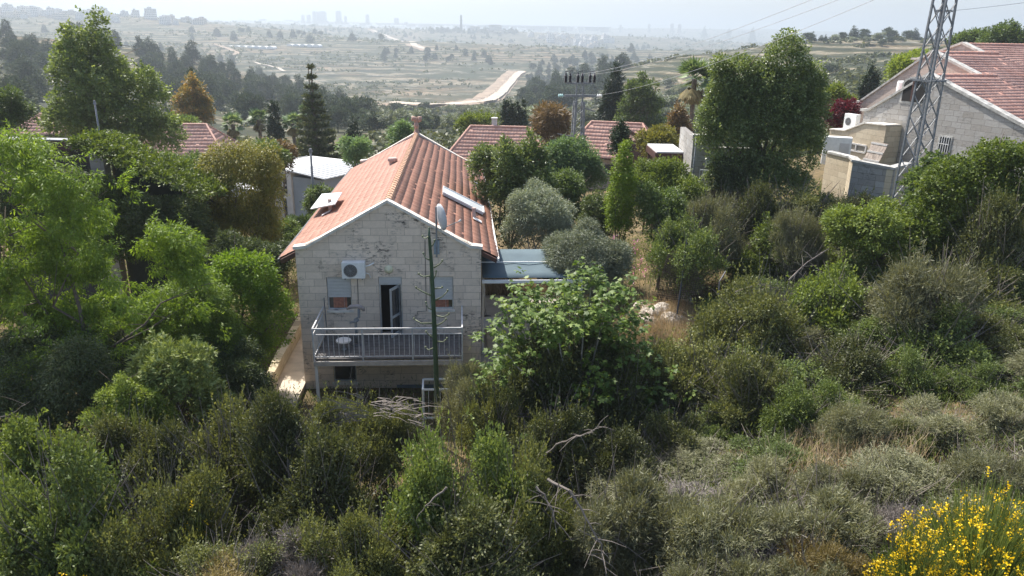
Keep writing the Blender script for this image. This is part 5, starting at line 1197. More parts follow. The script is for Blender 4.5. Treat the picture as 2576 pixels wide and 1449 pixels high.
# ------------------------------------------------------------------ shrubs
def shrub_mesh(name, kind, seed):
    rs = np.random.RandomState(seed)
    L = [(rs.uniform(-.1, .1), 0, .32, .72, .68, .36)]
    for i in range(15):
        a = rs.uniform(0, 6.28); r = rs.uniform(.1, .85); q = rs.uniform(.18, .36); L.append((math.cos(a) * r, math.sin(a) * r, rs.uniform(.2, .95) * (1 - .55 * r * r), q * rs.uniform(.8, 1.3), q * rs.uniform(.8, 1.3), q * rs.uniform(.7, 1.2)))
    spec = dict(ol=('shrub', 2100, 13, .11, .045, .024, 'leaf'), dk=('shrubd', 2000, 13, .1, .045, .026, 'leaf'), br=('shrubb', 1700, 12, .11, .058, .038, 'leaf'),
                gg=('grey', 2500, 12, .1, .06, .010, 'strip'), pu=('purp', 2300, 10, .13, .075, .008, 'strip'), go=('brown', 2400, 12, .09, .05, .011, 'strip'), mx=('shrubm', 2100, 13, .1, .046, .024, 'leaf'))[kind]
    m, ncl, per, clr, ln, wd, shp = spec
    me = crown(name, L, ncl, per, clr, ln, wd, LM[m], shp, seed, droop=-.1 if shp == 'strip' else .15, gs=2.0, lump=.28, gap=.3, inner=.55, shoots=150, sl=.34)
    st = MB(); r_ = random.Random(seed)
    for i in range(70):
        a = r_.uniform(0, 6.28); e = r_.uniform(.15, 1.3); L_ = r_.uniform(.85, 1.35); d = Vector((math.cos(a) * math.cos(e), math.sin(a) * math.cos(e), math.sin(e) * 1.1))
        b = Vector((r_.uniform(-.3, .3), r_.uniform(-.3, .3), 0)); p1 = b + d * L_ * .5 + Vector((r_.uniform(-.1, .1), r_.uniform(-.1, .1), .08)); p2 = b + d * L_
        st.tube([b, p1, p2], [.012, .007, .003], 3, False)
        if r_.random() < .6: p3 = p1 + Vector((r_.uniform(-.4, .4), r_.uniform(-.4, .4), r_.uniform(.1, .4))); st.tube([p1, p3], [.005, .0025], 3, False)
    sm_ = bpy.data.meshes.new('stems'); sm_.from_pydata(st.v, [], st.f); sm_.materials.append(M_TWIG)
    return me, sm_
SHR = {}
for ki, (k_, nv) in enumerate(dict(ol=3, dk=2, br=2, gg=3, pu=2, go=1, mx=2).items()):
    SHR[k_] = [shrub_mesh('foliage', k_, 200 + ki * 17 + v * 5) for v in range(nv)]
rsh = random.Random(77)
def shrub(kind, x, y, z, r, h, label, group=None, name='shrub', rz=None):
    t = thing(name, label, 'bush', (x, y, z), 0, group); fm, sm_ = rsh.choice(SHR[kind]); a = rsh.uniform(0, 6.28) if rz is None else rz
    sx = r * rsh.uniform(.92, 1.08); sy = r * rsh.uniform(.92, 1.08)
    link('foliage', fm, t, rz=a, scale=(sx, sy, h / 1.12)); link('stems', sm_, t, rz=a, scale=(sx, sy, h / 1.12)); return t
def shrub_px(kind, px, pt, pb, w, D, label, name='shrub', group=None):
    x, y, zb, zt = slot(px, pt, pb, D); g = float(height(x, y)); z0 = min(zb, max(g, zb - .4)); W = w * mpp(D, zb) / 2
    hh = min(zt - z0, 2.3 * W); return shrub(kind, x, y, zt - hh, W, hh, label, group, name)
BIG = [
 ('ol', 575, 1015, 1250, 300, 15.5, 'olive green shrub mound left of the dark cone-shaped bush below the house'),
 ('dk', 700, 990, 1300, 190, 15.2, 'dark cone-shaped juniper-like bush directly below the left house corner'),
 ('ol', 850, 992, 1180, 250, 17.5, 'olive bush under the lower window, its top against the stone wall'),
 ('ol', 960, 1000, 1150, 200, 17.5, 'arching bush with dead twigs left of the agave stalk foot'),
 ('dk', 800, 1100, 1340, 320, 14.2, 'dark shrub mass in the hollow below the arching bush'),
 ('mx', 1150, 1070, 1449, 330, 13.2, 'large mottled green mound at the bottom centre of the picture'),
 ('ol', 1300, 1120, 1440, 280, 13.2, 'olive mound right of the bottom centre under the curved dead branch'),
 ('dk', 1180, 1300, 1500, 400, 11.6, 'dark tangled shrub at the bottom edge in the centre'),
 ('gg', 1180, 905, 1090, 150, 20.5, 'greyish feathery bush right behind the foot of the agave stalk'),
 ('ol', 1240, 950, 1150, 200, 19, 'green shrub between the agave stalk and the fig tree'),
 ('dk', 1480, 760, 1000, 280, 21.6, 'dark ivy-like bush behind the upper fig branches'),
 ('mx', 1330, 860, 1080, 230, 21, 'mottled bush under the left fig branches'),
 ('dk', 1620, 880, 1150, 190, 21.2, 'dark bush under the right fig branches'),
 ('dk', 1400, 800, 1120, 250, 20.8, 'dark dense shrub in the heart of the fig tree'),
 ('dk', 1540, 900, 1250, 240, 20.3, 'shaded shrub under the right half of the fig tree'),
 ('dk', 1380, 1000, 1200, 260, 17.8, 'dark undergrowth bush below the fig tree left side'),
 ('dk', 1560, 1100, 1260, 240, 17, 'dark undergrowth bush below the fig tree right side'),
 ('gg', 1560, 1190, 1449, 330, 13, 'grey-green feathery mound at the bottom right of the centre'),
 ('gg', 1780, 1230, 1470, 340, 12.4, 'grey-green feathery mound left of the golden brown low bush'),
 ('go', 2060, 1350, 1500, 240, 11.2, 'golden brown low bush at the bottom edge left of the yellow broom'),
 ('gg', 2050, 1230, 1420, 330, 12.4, 'grey-green mound right behind the golden brown low bush'),
 ('pu', 1860, 1370, 1500, 220, 11.3, 'grey-purple dry twiggy bush at the bottom edge'),
 ('mx', 150, 1130, 1449, 420, 12.8, 'mid green shrub mass in the bottom left corner'),
 ('ol', 420, 1160, 1449, 330, 13, 'green shrub with small leaves beside the bottom left yellow flowers'),
 ('br', 60, 1100, 1260, 260, 15, 'leafy green bush at the left edge above the corner mass'),
 ('ol', 300, 1040, 1200, 260, 16.2, 'dull green broom-like bush with a few yellow flowers on the left'),
 ('dk', 420, 1080, 1240, 200, 15.6, 'dark small-leaved bush below the loquat tree'),
 ('ol', 560, 1380, 1500, 330, 11.2, 'low olive scrub at the bottom edge left of the centre'),
 ('pu', 740, 1330, 1480, 260, 12, 'grey dry twigs bush at the bottom edge, left of the centre mound'),
 ('go', 560, 1420, 1500, 260, 10.7, 'brownish low bush in the left bottom foreground'),
 ('ol', 900, 1290, 1480, 280, 12, 'olive green bush at the bottom edge left of the dark tangled shrub'),
]
for i, (k_, px, pt, pb, w_, D, lb) in enumerate(BIG): shrub_px(k_, px, pt, pb, w_, D, lb)
# the scrub slope on the right, row by row
PAL = {  # kinds per band
 0: ['gg', 'gg', 'pu', 'ol'], 1: ['gg', 'pu', 'ol', 'gg', 'mx'], 2: ['ol', 'gg', 'mx', 'mx', 'ol'], 3: ['ol', 'mx', 'br', 'ol', 'gg'], 4: ['ol', 'br', 'mx', 'dk'], 5: ['gg', 'ol', 'dk', 'mx']}
DESC = dict(ol='olive green', mx='mottled green', dk='dark green', br='bright vine-green', gg='grey-green feathery', pu='grey-purple twiggy', go='golden brown')
ORD = 'first second third fourth fifth sixth seventh eighth ninth tenth eleventh twelfth thirteenth fourteenth fifteenth sixteenth seventeenth eighteenth nineteenth twentieth'.split()
ROWN = {10.2: 'front', 12.4: 'second', 14.6: 'third', 17: 'fourth', 19.5: 'fifth', 22.2: 'sixth', 25: 'seventh', 28: 'eighth', 31.5: 'ninth', 35: 'back'}
ORD_ = ['first', 'second', 'third', 'fourth', 'fifth', 'sixth', 'seventh', 'eighth', 'ninth', 'tenth', 'eleventh', 'twelfth', 'thirteenth', 'fourteenth', 'fifteenth', 'sixteenth', 'seventeenth', 'eighteenth']
for ri, (D, rn) in enumerate(ROWN.items()):
    row = []; x = 1.2 * D / 10 if D < 13 else (3.0 if D < 19 else (4.6 if D < 24 else 6.6))
    xmax = D * .78 + 2
    while x < xmax:
        y = D + rsh.uniform(-.8, .8); r = rsh.uniform(.75, 1.55) * (.85 + D * .016); z = float(height(x, y)); px, py = proj((x, y, z + 1))
        hs_ = rsh.uniform(.8, 1.85) * (1.25 if D > 20 else 1)
        pt_ = proj((x, y, z + hs_ + .2)); pb_ = proj((x, y, z)); skip = (1560 < px < 1750 and pt_[1] < 850 and pb_[1] > 690) or (D < 12 and px > 2250) or px > 2680 or (D > 27 and px < 1640)
        if 2090 < px < 2250 and 900 < py < 1000: hs_ *= .5
        hs_ = min(hs_, r * 1.45)
        if not skip: row.append([x, y, z, r, hs_, px, py])
        x += r * rsh.uniform(.95, 1.4)
    row.sort(key=lambda q: q[5]); cnt = {}
    for q in row:
        band = min(5, ri // 2); k_ = rsh.choice(PAL[band])
        if band in (2, 3) and q[5] < 1800: k_ = rsh.choice(['ol', 'mx', 'dk', 'ol'])
        cnt[k_] = cnt.get(k_, 0) + 1
        rown = 'back' if rn == 'back' else ('front' if rn == 'front' else rn)
        lb = '%s bush on the right slope, %s of its colour from left, %s row' % (DESC[k_], ORD[cnt[k_] - 1], rown)
        shrub(k_, q[0], q[1], q[2] - .15, q[3], q[4], lb, 'scrub bushes on the right-hand slope')
# left foreground and centre foreground fill rows
for ri, (D, rn) in enumerate({10.0: 'front', 12.2: 'second', 14.4: 'third', 16.8: 'fourth', 19.2: 'fifth'}.items()):
    x = -D * .78; row = []
    while x < (1.0 if D < 13 else 2.6):
        y = D + rsh.uniform(-.7, .7); r = rsh.uniform(.9, 1.25) * (.85 + D * .012); z = float(height(x, y)); px, py = proj((x, y, z + .6)); 
        if px > -80 and not (D > 18 and px > 650) and not (680 < px < 800 and D > 15): row.append([x, y, z, r, min(r * 1.4, rsh.uniform(.9, 1.45) * (1 if D < 16 else .8)), px])
        x += r * rsh.uniform(.95, 1.35)
    cnt = {}
    for q in row:
        k_ = rsh.choice(['ol', 'mx', 'br', 'mx'] if q[5] < 500 else ['ol', 'dk', 'mx', 'mx', 'gg']); cnt[k_] = cnt.get(k_, 0) + 1
        shrub(k_, q[0], q[1], q[2] - .12, q[3], q[4], '%s bush in the left foreground, %s of its colour from left, %s row' % (DESC[k_], ORD[cnt[k_] - 1], rn), 'scrub bushes in the left foreground')
for k_, px, pt, pb, w_, D, lb in [
 ('mx', 1735, 545, 700, 200, 30, 'dome of thin olive twigs overhanging the brown net'), ('gg', 1790, 480, 640, 190, 32, 'bare greyish twiggy bush behind the net dome'),
 ('dk', 1905, 470, 620, 150, 33, 'dark rounded bush under the right part of the big glossy tree'), ('gg', 2010, 530, 680, 150, 30, 'upright grey-green feathery bush in the middle of the right slope'),
 ('dk', 2110, 480, 600, 240, 34, 'dark hedge-like bush below the terrace wall'), ('ol', 2000, 465, 590, 240, 35, 'brown-green hedge-like bush right of the big glossy tree'),
 ('br', 2100, 690, 840, 230, 25, 'bright vine bush in the middle of the right slope'), ('ol', 1920, 690, 900, 300, 24, 'big dark-hearted olive mound right of the brown net'),
 ('gg', 2330, 640, 860, 300, 23, 'big grey-green mound below the right-hand thicket'), ('dk', 2500, 500, 720, 220, 26, 'black-green bush in the shade of the right-hand thicket'),
 ('ol', 1760, 850, 1010, 260, 21.5, 'olive mound below the rubble stones'), ('ol', 1900, 880, 1040, 250, 20, 'olive mound in the middle right of the picture'), ('dk', 2120, 850, 1000, 260, 21, 'dark hollow bush in the middle right of the picture')]:
    shrub_px(k_, px, pt, pb, w_, D, lb)

# ------------------------------------------------------------------ yellow broom
def broom(label, px, pt, pb, wpx, D, nst, nfl, seed, kind='yellow'):
    x, y, zb, zt = slot(px, pt, pb, D); g = float(height(x, y)); z0 = min(g, zb); t = thing('broom_bush', label, 'bush', (x, y, z0), 0); W = wpx * mpp(D, zb) / 2; Hh = zt - z0; rs = np.random.RandomState(seed)
    a = rs.uniform(0, 6.28, nst); r = rs.rand(nst) ** .5; base = np.stack([np.cos(a) * r * W * .35, np.sin(a) * r * W * .35, np.zeros(nst)], -1)
    hz = (1 - .45 * r ** 2) * rs.uniform(.55, 1.0, nst) * (1 + .18 * n3(np.stack([np.cos(a) * r, np.sin(a) * r, a * 0], -1), 3, seed)); tip = np.stack([np.cos(a) * r * W, np.sin(a) * r * W, Hh * hz], -1)
    pos = []; al = []; ln = []
    for f0, f1 in ((0, .35), (.35, .7), (.7, 1.0)):
        bend = lambda f: base + (tip - base) * np.array([f ** 1.3, f ** 1.3, f ** .85]); p = bend(f0); q = bend(f1); pos.append(p); al.append(q - p); ln.append(np.linalg.norm(q - p, axis=1))
    # side twigs
    k = rs.randint(0, nst, nst * 3); f = rs.uniform(.4, .95, nst * 3)[:, None]; p = base[k] + (tip[k] - base[k]) * f; d = (tip[k] - base[k]); d = norm(d) + rs.normal(size=d.shape) * .3; pos.append(p); al.append(d); ln.append(rs.uniform(.12, .3, nst * 3))
    pos = np.concatenate(pos); al = np.concatenate(al); ln = np.concatenate(ln); n = len(pos)
    V, Lp, kk, tt = leaves(pos, al, rvec(rs, n), ln, .009, 'strip', rs.rand(n)); link('stems', raw_mesh('stems', V, Lp, kk, LM['shrubm'], tt), t)
    k = rs.randint(0, nst, nfl); f = 1 - rs.rand(nfl)[:, None] ** 2 * .3; c = base[k] + (tip[k] - base[k]) * f
    keep = n3(c, 3.2, seed + 2) > -.3; c = c[keep]; c = np.repeat(c, 12, 0); n = len(c); c = c + rs.normal(size=c.shape) * np.array([.022, .022, .05])
    V, Lp, kk, tt = leaves(c, rvec(rs, n), rvec(rs, n) + np.array([0, 0, .6]), .036 * rs.uniform(.7, 1.2, n), .034, 'leaf', rs.rand(n)); link('flowers', raw_mesh('flowers', V, Lp, kk, LM[kind], tt), t)
    return t
broom('large broom bush covered in yellow flowers in the bottom right corner', 2500, 1205, 1480, 385, 10.6, 1700, 350, 1)
broom('lower broom bush with yellow flowers left of the large one in the corner', 2310, 1290, 1500, 220, 10.2, 700, 300, 2)
broom('small broom tuft with yellow flowers in the left foreground', 487, 1262, 1400, 90, 12.6, 160, 42, 3)
broom('tiny broom tuft with yellow flowers at the bottom left edge', 172, 1405, 1480, 80, 11, 100, 16, 4)
broom('greyish broom with a few yellow flowers below the yellow-green bush', 345, 1030, 1130, 150, 16.6, 500, 12, 5)
# pink hollyhocks
rs = random.Random(5)
for i, (px, pt, lb) in enumerate([(1543, 590, 'pink flower spike highest on the left of the pink group'), (1600, 603, 'pink flower spike below the large-leaved tree'), (1580, 625, 'pink flower spike second from the left of the low pink group'), (1612, 640, 'pink flower spike in the middle of the pink group'), (1625, 655, 'pink flower spike on the right of the pink group'), (1596, 668, 'lowest pink flower spike above the dry grass'), (1640, 628, 'pink flower spike at the right end of the pink group')]):
    q = P(px, pt, 30.5); g = float(height(q[0], q[1])); t = thing('hollyhock', lb, 'flower', (q[0], q[1], g), 0, 'pink flower spikes'); hh = q[2] - g; MB().tube([(0, 0, 0), (.05, 0, hh * .6), (0, 0, hh)], [.015, .012, .005], 4).build('stem', M_BUD, t)
    n = 16; r2 = np.random.RandomState(i); p = np.stack([r2.normal(size=n) * .05, r2.normal(size=n) * .05, hh - r2.rand(n) * .8], -1); V, Lp, kk, tt = leaves(p, rvec(r2, n), rvec(r2, n), .07, .06, 'leaf', r2.rand(n)); link('flowers', raw_mesh('flowers', V, Lp, kk, LM['pink'], tt), t)

# ------------------------------------------------------------------ dead branches, net, rocks
def dead(label, pts, r0, seed, tw=10):
    rs = random.Random(seed); w_ = [Vector(P(*p)) for p in pts]; t = MB(); n = len(w_); fine = []
    for i in range(n - 1):
        for k in range(4): fine.append(w_[i].lerp(w_[i + 1], k / 4) + Vector((rs.uniform(-1, 1), rs.uniform(-1, 1), rs.uniform(-1, 1))) * .02)
    fine.append(w_[-1]); N_ = len(fine); t.tube(fine, [r0 * (1 - .8 * i / N_) for i in range(N_)], 6)
    for k in range(tw):
        i = rs.randint(2, N_ - 2); p = fine[i]; d = Vector((rs.uniform(-1, 1), rs.uniform(-.6, .6), rs.uniform(-1, .6))).normalized() * rs.uniform(.2, .6); t.tube([p, p + d * .5 + Vector((0, 0, .03)), p + d], [r0 * .35, r0 * .25, r0 * .1], 4)
    return tag(t.build('dead_branch', M_TWIG), label, 'branch', 'dead branches')
dead('long bare grey branch arching down to the bottom edge right of the centre', [(1380, 1208, 11.8), (1430, 1232, 11.5), (1475, 1300, 11.3), (1512, 1370, 11.1), (1525, 1449, 10.9)], .028, 1, 22)
dead('pale bare branch sweeping up to the right below the fig tree', [(1368, 1150, 15.5), (1400, 1118, 15.3), (1450, 1098, 15.2), (1492, 1085, 15.2), (1530, 1045, 15.2)], .03, 2, 8)
dead('short broken branch in the dark bush at the bottom centre', [(1125, 1225, 12), (1080, 1265, 11.9), (1048, 1305, 11.8)], .02, 3, 2)
dead('thin dead branch hanging beside the long bare grey branch', [(1350, 1222, 11.9), (1385, 1270, 11.7), (1400, 1340, 11.5)], .025, 4, 8)
dead('bare branches sticking out at the left picture edge', [(-20, 1060, 17), (30, 1040, 17), (75, 1010, 17)], .018, 5, 8)
dead('pale dead branch lying on the right slope below the grey-green feathery bush', [(1985, 705, 24), (2030, 660, 24.2), (2085, 625, 24.4)], .035, 6, 12)
dead('grey dead twigs on the slope right of the brown net', [(1850, 735, 25), (1900, 715, 25), (1960, 725, 25)], .03, 7, 16)
mb = MB(); rs = random.Random(12)
for i in range(70):
    px = rs.uniform(870, 1050); y0_ = 1000 + abs(px - 960) * .25 + rs.uniform(-14, 50); a = Vector(P(px, y0_, 15.9 + rs.uniform(-.4, .4))); d = Vector((rs.uniform(.2, .8) * (1 if px > 930 else -1), rs.uniform(-.2, .2), rs.uniform(-.4, .25))); mb.tube([a, a + d * .5 + Vector((0, 0, .06)), a + d], [.012, .009, .004], 3)
tag(mb.build('twig_pile', M_TWIG), 'tangle of dead twigs arching over the bush left of the agave stalk', 'dead twigs', kind='stuff')
# brown net on posts
t = thing('net_enclosure', 'torn brown net hanging from a leaning post in the scrub', 'net', (0, 0, 0)); A = Vector(P(1645, 760, 28.5)); B = Vector(P(1770, 745, 28)); C_ = Vector(P(1735, 608, 28.8)); D_ = Vector(P(1680, 640, 29)); mb = MB(); M_NET = plain('brown_net', (.07, .045, .035), .9)
for i in range(27):
    f = i / 26; mb.bar(A.lerp(B, f), D_.lerp(C_, f), .014); mb.bar(A.lerp(D_, f), B.lerp(C_, f), .014)
mb.build('netting', M_NET, t); mb = MB(); mb.tube([P(1703, 790, 28), P(1712, 728, 28.3), P(1728, 604, 28.8)], .035, 6); mb.build('post', M_DKMETAL, t)
mb = MB(); mb.tube([P(1808, 740, 26), P(1810, 708, 26.2), P(1826, 682, 26.4)], .03, 5); mb.build('bent_rod', M_DKMETAL, t)
def rock_mesh(seed):
    rs = np.random.RandomState(seed); bm_v = []; n1, n2_ = 10, 7
    for i in range(n2_):
        ph = math.pi * (i + .5) / n2_
        for j in range(n1): th_ = 6.283 * j / n1; d = np.array([[math.sin(ph) * math.cos(th_), math.sin(ph) * math.sin(th_), math.cos(ph)]]); r = .5 * (1 + .3 * float(n3(d, 1.6, seed)[0])); bm_v.append(tuple(d[0] * r * np.array([1, .8, .7])))
    fs = [(i * n1 + j, i * n1 + (j + 1) % n1, (i + 1) * n1 + (j + 1) % n1, (i + 1) * n1 + j) for i in range(n2_ - 1) for j in range(n1)] + [tuple(range(n1)), tuple(range((n2_ - 1) * n1, n2_ * n1))[::-1]]
    me = bpy.data.meshes.new('rock'); me.from_pydata(bm_v, [], fs); me.materials.append(M_ROCK); return me
RK = [rock_mesh(s) for s in (1, 2, 3)]
for i, (px, py, D, s, lb) in enumerate([(1612, 790, 28.6, .55, 'pale rubble stone at the left end of the ruined wall'), (1628, 802, 28.2, .6, 'second rubble stone from the left in the ruined wall'), (1645, 812, 27.9, .65, 'third rubble stone in the middle of the ruined wall'), (1662, 806, 28, .7, 'big rubble stone in the middle of the ruined wall'), (1682, 822, 27.6, .6, 'flat pale stone near the right end of the ruined wall'), (1702, 826, 27.4, .55, 'last stone on the right end of the ruined wall'), (1618, 812, 28, .5, 'small stone low on the left of the ruined wall'), (1640, 828, 27.5, .55, 'small stone low in the middle of the ruined wall'), (1735, 745, 28.4, .9, 'large pink-grey boulder behind the brown net'), (1720, 765, 28, .5, 'small stone at the foot of the net post'), (592, 1032, 19.5, .45, 'left white stone at the near end of the garden path'), (612, 1030, 19.5, .4, 'right white stone at the near end of the garden path')]):
    q = ghit(px, py + 6, 12); q[2] += s * .75; s *= 1.4; o = link('rock', RK[i % 3], None, tuple(q), rz=i * 1.3, scale=(s * 1.25, s, s)); tag(o, lb, 'rock', 'rubble stones')

# ------------------------------------------------------------------ ground cover (one object each)
def scatter(name, label, n, xr, yr, cond, mat, ln, wd, shape, seed, kind='stuff', zoff=0.0, cat='ground cover', up=1.2, pc=7, spread=.18, hgt=.15):
    rs = np.random.RandomState(seed); X = rs.uniform(*xr, n); Y = rs.uniform(*yr, n); k = cond(X, Y); X, Y = X[k], Y[k]; Z = height(X, Y)
    X = np.repeat(X, pc); Y = np.repeat(Y, pc); Z = np.repeat(Z, pc); m_ = len(X); p = np.stack([X + rs.normal(size=m_) * spread, Y + rs.normal(size=m_) * spread, Z + rs.rand(m_) * hgt + zoff], -1)
    al = rs.normal(size=(m_, 3)) * .6; al[:, 2] = np.abs(al[:, 2]) + up; V, Lp, kk, tt = leaves(p, al, rvec(rs, m_), ln * rs.uniform(.6, 1.3, m_), wd, shape, rs.rand(m_))
    o = link(name, raw_mesh(name, V, Lp, kk, mat, tt)); return tag(o, label, cat, kind=kind)
def off_house(X, Y):
    u, v = _hl(X, Y); return ~((u > -1.6) & (u < 12.4) & (v > -.6) & (v < 21))
def inframe(X, Y): return (np.abs(X) < Y * .8 + 2)
scatter('undergrowth', 'low green undergrowth between the shrubs', 34000, (-30, 34), (6, 44), lambda X, Y: off_house(X, Y) & inframe(X, Y), LM['shrubm'], .13, .03, 'lance', 31, pc=9, spread=.24, hgt=.55)
scatter('dry_grass', 'tufts of dry grass between the scrub', 6000, (-20, 34), (7, 44), lambda X, Y: off_house(X, Y) & inframe(X, Y) & (n2(X, Y, .5) > .25), LM['dry'], .34, .012, 'strip', 32, cat='grass', up=2, pc=10)
c1_ = P(1655, 755, 29); c2_ = Vector(hw(9.2, 12.2, 0))
def near(c, rx, ry): return lambda X, Y: ((X - c[0]) / rx) ** 2 + ((Y - c[1]) / ry) ** 2 < 1
scatter('dry_grass_patch', 'orange dry grass patch above the rubble stones', 1500, (c1_[0] - 2, c1_[0] + 2), (c1_[1] - 2.5, c1_[1] + 2.5), near(c1_, 1.5, 2.2), LM['dry'], .45, .014, 'strip', 33, cat='grass', up=2, pc=12, hgt=.4)
scatter('dry_grass_patch', 'golden dry grass bank behind the patio', 4200, (c2_[0] - 5, c2_[0] + 5), (c2_[1] - 2.2, c2_[1] + 3.5), near(c2_, 4.5, 2.6), LM['dry'], .6, .016, 'strip', 34, cat='grass', up=2, pc=10, hgt=1.0)
c3_ = P(2140, 1070, 16.6); scatter('dry_grass_patch', 'reddish dry grass patch in the middle of the right slope', 420, (c3_[0] - 2, c3_[0] + 2), (c3_[1] - 2, c3_[1] + 2), near(c3_, 1.8, 1.2), LM['dry'], .4, .01, 'strip', 35, cat='grass', up=1.4, pc=9, hgt=.5)
scatter('fallen_leaves', 'brown fallen leaves on the soil and path left of the house', 2600, (-14, -8), (19, 32), lambda X, Y: (_hl(X, Y)[0] < -1.5) & (_hl(X, Y)[0] > -4.5), LM['rust'], .07, .05, 'leaf', 36, cat='leaves', up=0, pc=5, hgt=.02)

# ------------------------------------------------------------------ the valley: pines, olive trees, scrub, roads, village, city
def pine_mesh(seed, style='cone', mat='pine'):
    rs = np.random.RandomState(seed); L = []
    if style == 'cone':
        for z in np.linspace(.16, .95, 8): r = .42 * (1 - z) ** .65 + .04; L.append((rs.uniform(-.08, .08), rs.uniform(-.08, .08), z, r, r, .08))
        for i in range(8): z = rs.uniform(.15, .7); a = rs.uniform(0, 6.28); r = .3 * (1 - z); L.append((math.cos(a) * r, math.sin(a) * r, z, .16, .16, .08))
    else:
        for i in range(9): a = rs.uniform(0, 6.28); r = rs.uniform(0, .4); L.append((math.cos(a) * r, math.sin(a) * r, rs.uniform(.35, .72), .24, .24, .2))
    rs2 = np.random.RandomState(seed + 1)
    me = crown('pine', L, 300, 7, .07, .1, .035, LM[mat], 'leaf', seed, gs=3, lump=.25, droop=0)
    return me
PM = [pine_mesh(s) for s in (1, 2, 3, 4)]; OM = [pine_mesh(s, 'round', 'pine') for s in (5, 6)]; GM = [pine_mesh(s, 'round', 'olive') for s in (7, 8)]
# trunks joined under the crown of each little far tree
for me in PM + OM + GM:
    import bmesh
    bm = bmesh.new(); bm.from_mesh(me); bmesh.ops.create_cone(bm, segments=5, radius1=.022, radius2=.008, depth=.5, matrix=Matrix.Translation((0, 0, .18))); me.materials.append(M_BARK)
    bm.faces.ensure_lookup_table()
    for f in bm.faces[-12:]:
        pass
    nf = len(bm.faces)
    for f in bm.faces:
        if f.index == -1 or len(f.verts) == 5: f.material_index = 1
    bm.to_mesh(me); bm.free()
from math import hypot
def inpoly(x, y, poly):
    c = False; j = len(poly) - 1
    for i in range(len(poly)):
        if (poly[i][1] > y) != (poly[j][1] > y) and x < (poly[j][0] - poly[i][0]) * (y - poly[i][1]) / (poly[j][1] - poly[i][1]) + poly[i][0]: c = not c
        j = i
    return c
_ON = 'first second third fourth fifth sixth seventh eighth ninth tenth eleventh twelfth thirteenth fourteenth fifteenth sixteenth seventeenth eighteenth nineteenth'.split()
_TN = 'twenty thirty forty fifty sixty seventy eighty ninety'.split(); _TO = 'twentieth thirtieth fortieth fiftieth sixtieth seventieth eightieth ninetieth'.split()
def ordw(n):
    if n < 20: return _ON[n - 1]
    if n >= 100: return 'hundred and ' + ordw(n - 100) if n > 100 else 'hundredth'
    return _TO[n // 10 - 2] if n % 10 == 0 else _TN[n // 10 - 2] + '-' + _ON[n % 10 - 1]
def forest(poly, n, meshes, hr, label, group, seed, name='pine_tree', dmin=3.5, wk=1.0, cat='tree', start=90, sink=.2):
    rs = random.Random(seed); xs = [p[0] for p in poly]; ys = [p[1] for p in poly]; pts = []; tries = 0
    while len(pts) < n and tries < n * 12:
        tries += 1; px = rs.uniform(min(xs), max(xs)); py = rs.uniform(min(ys), max(ys))
        if not inpoly(px, py, poly): continue
        q = ghit(px, py, start)
        if q[1] > 4000 or any(hypot(q[0] - a[0], q[1] - a[1]) < dmin for a in pts): continue
        pts.append(q)
    pts.sort(key=lambda q: proj(q)[0])
    for iq, q in enumerate(pts):
        h_ = rs.uniform(*hr); o = link(name, rs.choice(meshes), None, (q[0], q[1], q[2] - sink), rs.uniform(0, 6.28), (h_ * wk * rs.uniform(.8, 1.15), h_ * wk * rs.uniform(.8, 1.15), h_)); tag(o, label + ', ' + ordw(iq + 1) + ' from left', cat, group)
forest([(330, 150), (420, 130), (520, 170), (640, 200), (780, 235), (900, 290), (930, 330), (760, 340), (600, 320), (500, 300), (400, 230)], 105, PM + OM, (5, 9.5), 'dark pine in the wood on the left hillside', 'pines of the left hillside wood', 1, wk=.95)
forest([(-20, 90), (110, 85), (140, 150), (110, 260), (60, 320), (-20, 320)], 26, PM + OM, (6, 10), 'dark pine at the far left edge behind the pyramid-shaped tree', 'pines at the far left', 2, wk=.95)
forest([(100, 75), (330, 95), (560, 150), (700, 190), (690, 215), (500, 180), (300, 130), (100, 110)], 24, PM, (7, 12), 'dark pine standing along the crest of the left hillside', 'pines on the left crest', 3, wk=.9)
forest([(1325, 190), (1360, 160), (1450, 140), (1530, 150), (1570, 170), (1560, 240), (1480, 260), (1400, 290), (1320, 290)], 125, PM + OM, (6, 10.5), 'dark pine in the wood on the centre right hill', 'pines of the centre right wood', 4, wk=.95)
forest([(1540, 118), (1640, 115), (1640, 170), (1560, 180)], 9, PM, (9, 13), 'tall pine at the right end of the centre wood', 'pines at the right end of the centre wood', 5)
forest([(860, 270), (1250, 290), (1290, 300), (1290, 345), (1130, 340), (860, 350)], 32, GM + OM, (4, 6), 'round olive tree on the valley floor behind the main roof', 'olive trees on the valley floor', 6, name='olive_tree', wk=1.25)
forest([(1330, 280), (1500, 250), (1740, 200), (2100, 170), (2100, 250), (1740, 330), (1340, 340)], 40, GM + OM, (3.5, 6), 'round olive tree on the grassy terraces of the right hill', 'olive trees on the right terraces', 7, name='olive_tree', wk=1.25)
forest([(1300, 300), (1750, 230), (1780, 320), (1300, 345)], 14, GM, (4, 6), 'grey-green olive tree low on the valley side behind the power pole', 'olive trees behind the power pole', 17, name='olive_tree', wk=1.25)
forest([(1650, 92), (2240, 96), (2240, 125), (1650, 112)], 30, OM + GM, (3.5, 6.5), 'small round tree on the crest of the right hill', 'small trees on the right crest', 8, name='small_tree', wk=1.2)
forest([(2040, 100), (2340, 95), (2340, 120), (2040, 125)], 14, PM + OM, (4.5, 7), 'far pine on the right skyline left of the lattice mast', 'pines on the right skyline', 9, start=420)
forest([(2400, 100), (2520, 90), (2520, 120), (2400, 125)], 5, OM, (5, 8), 'far pine on the skyline right of the lattice mast', 'pines right of the mast', 19, start=420)
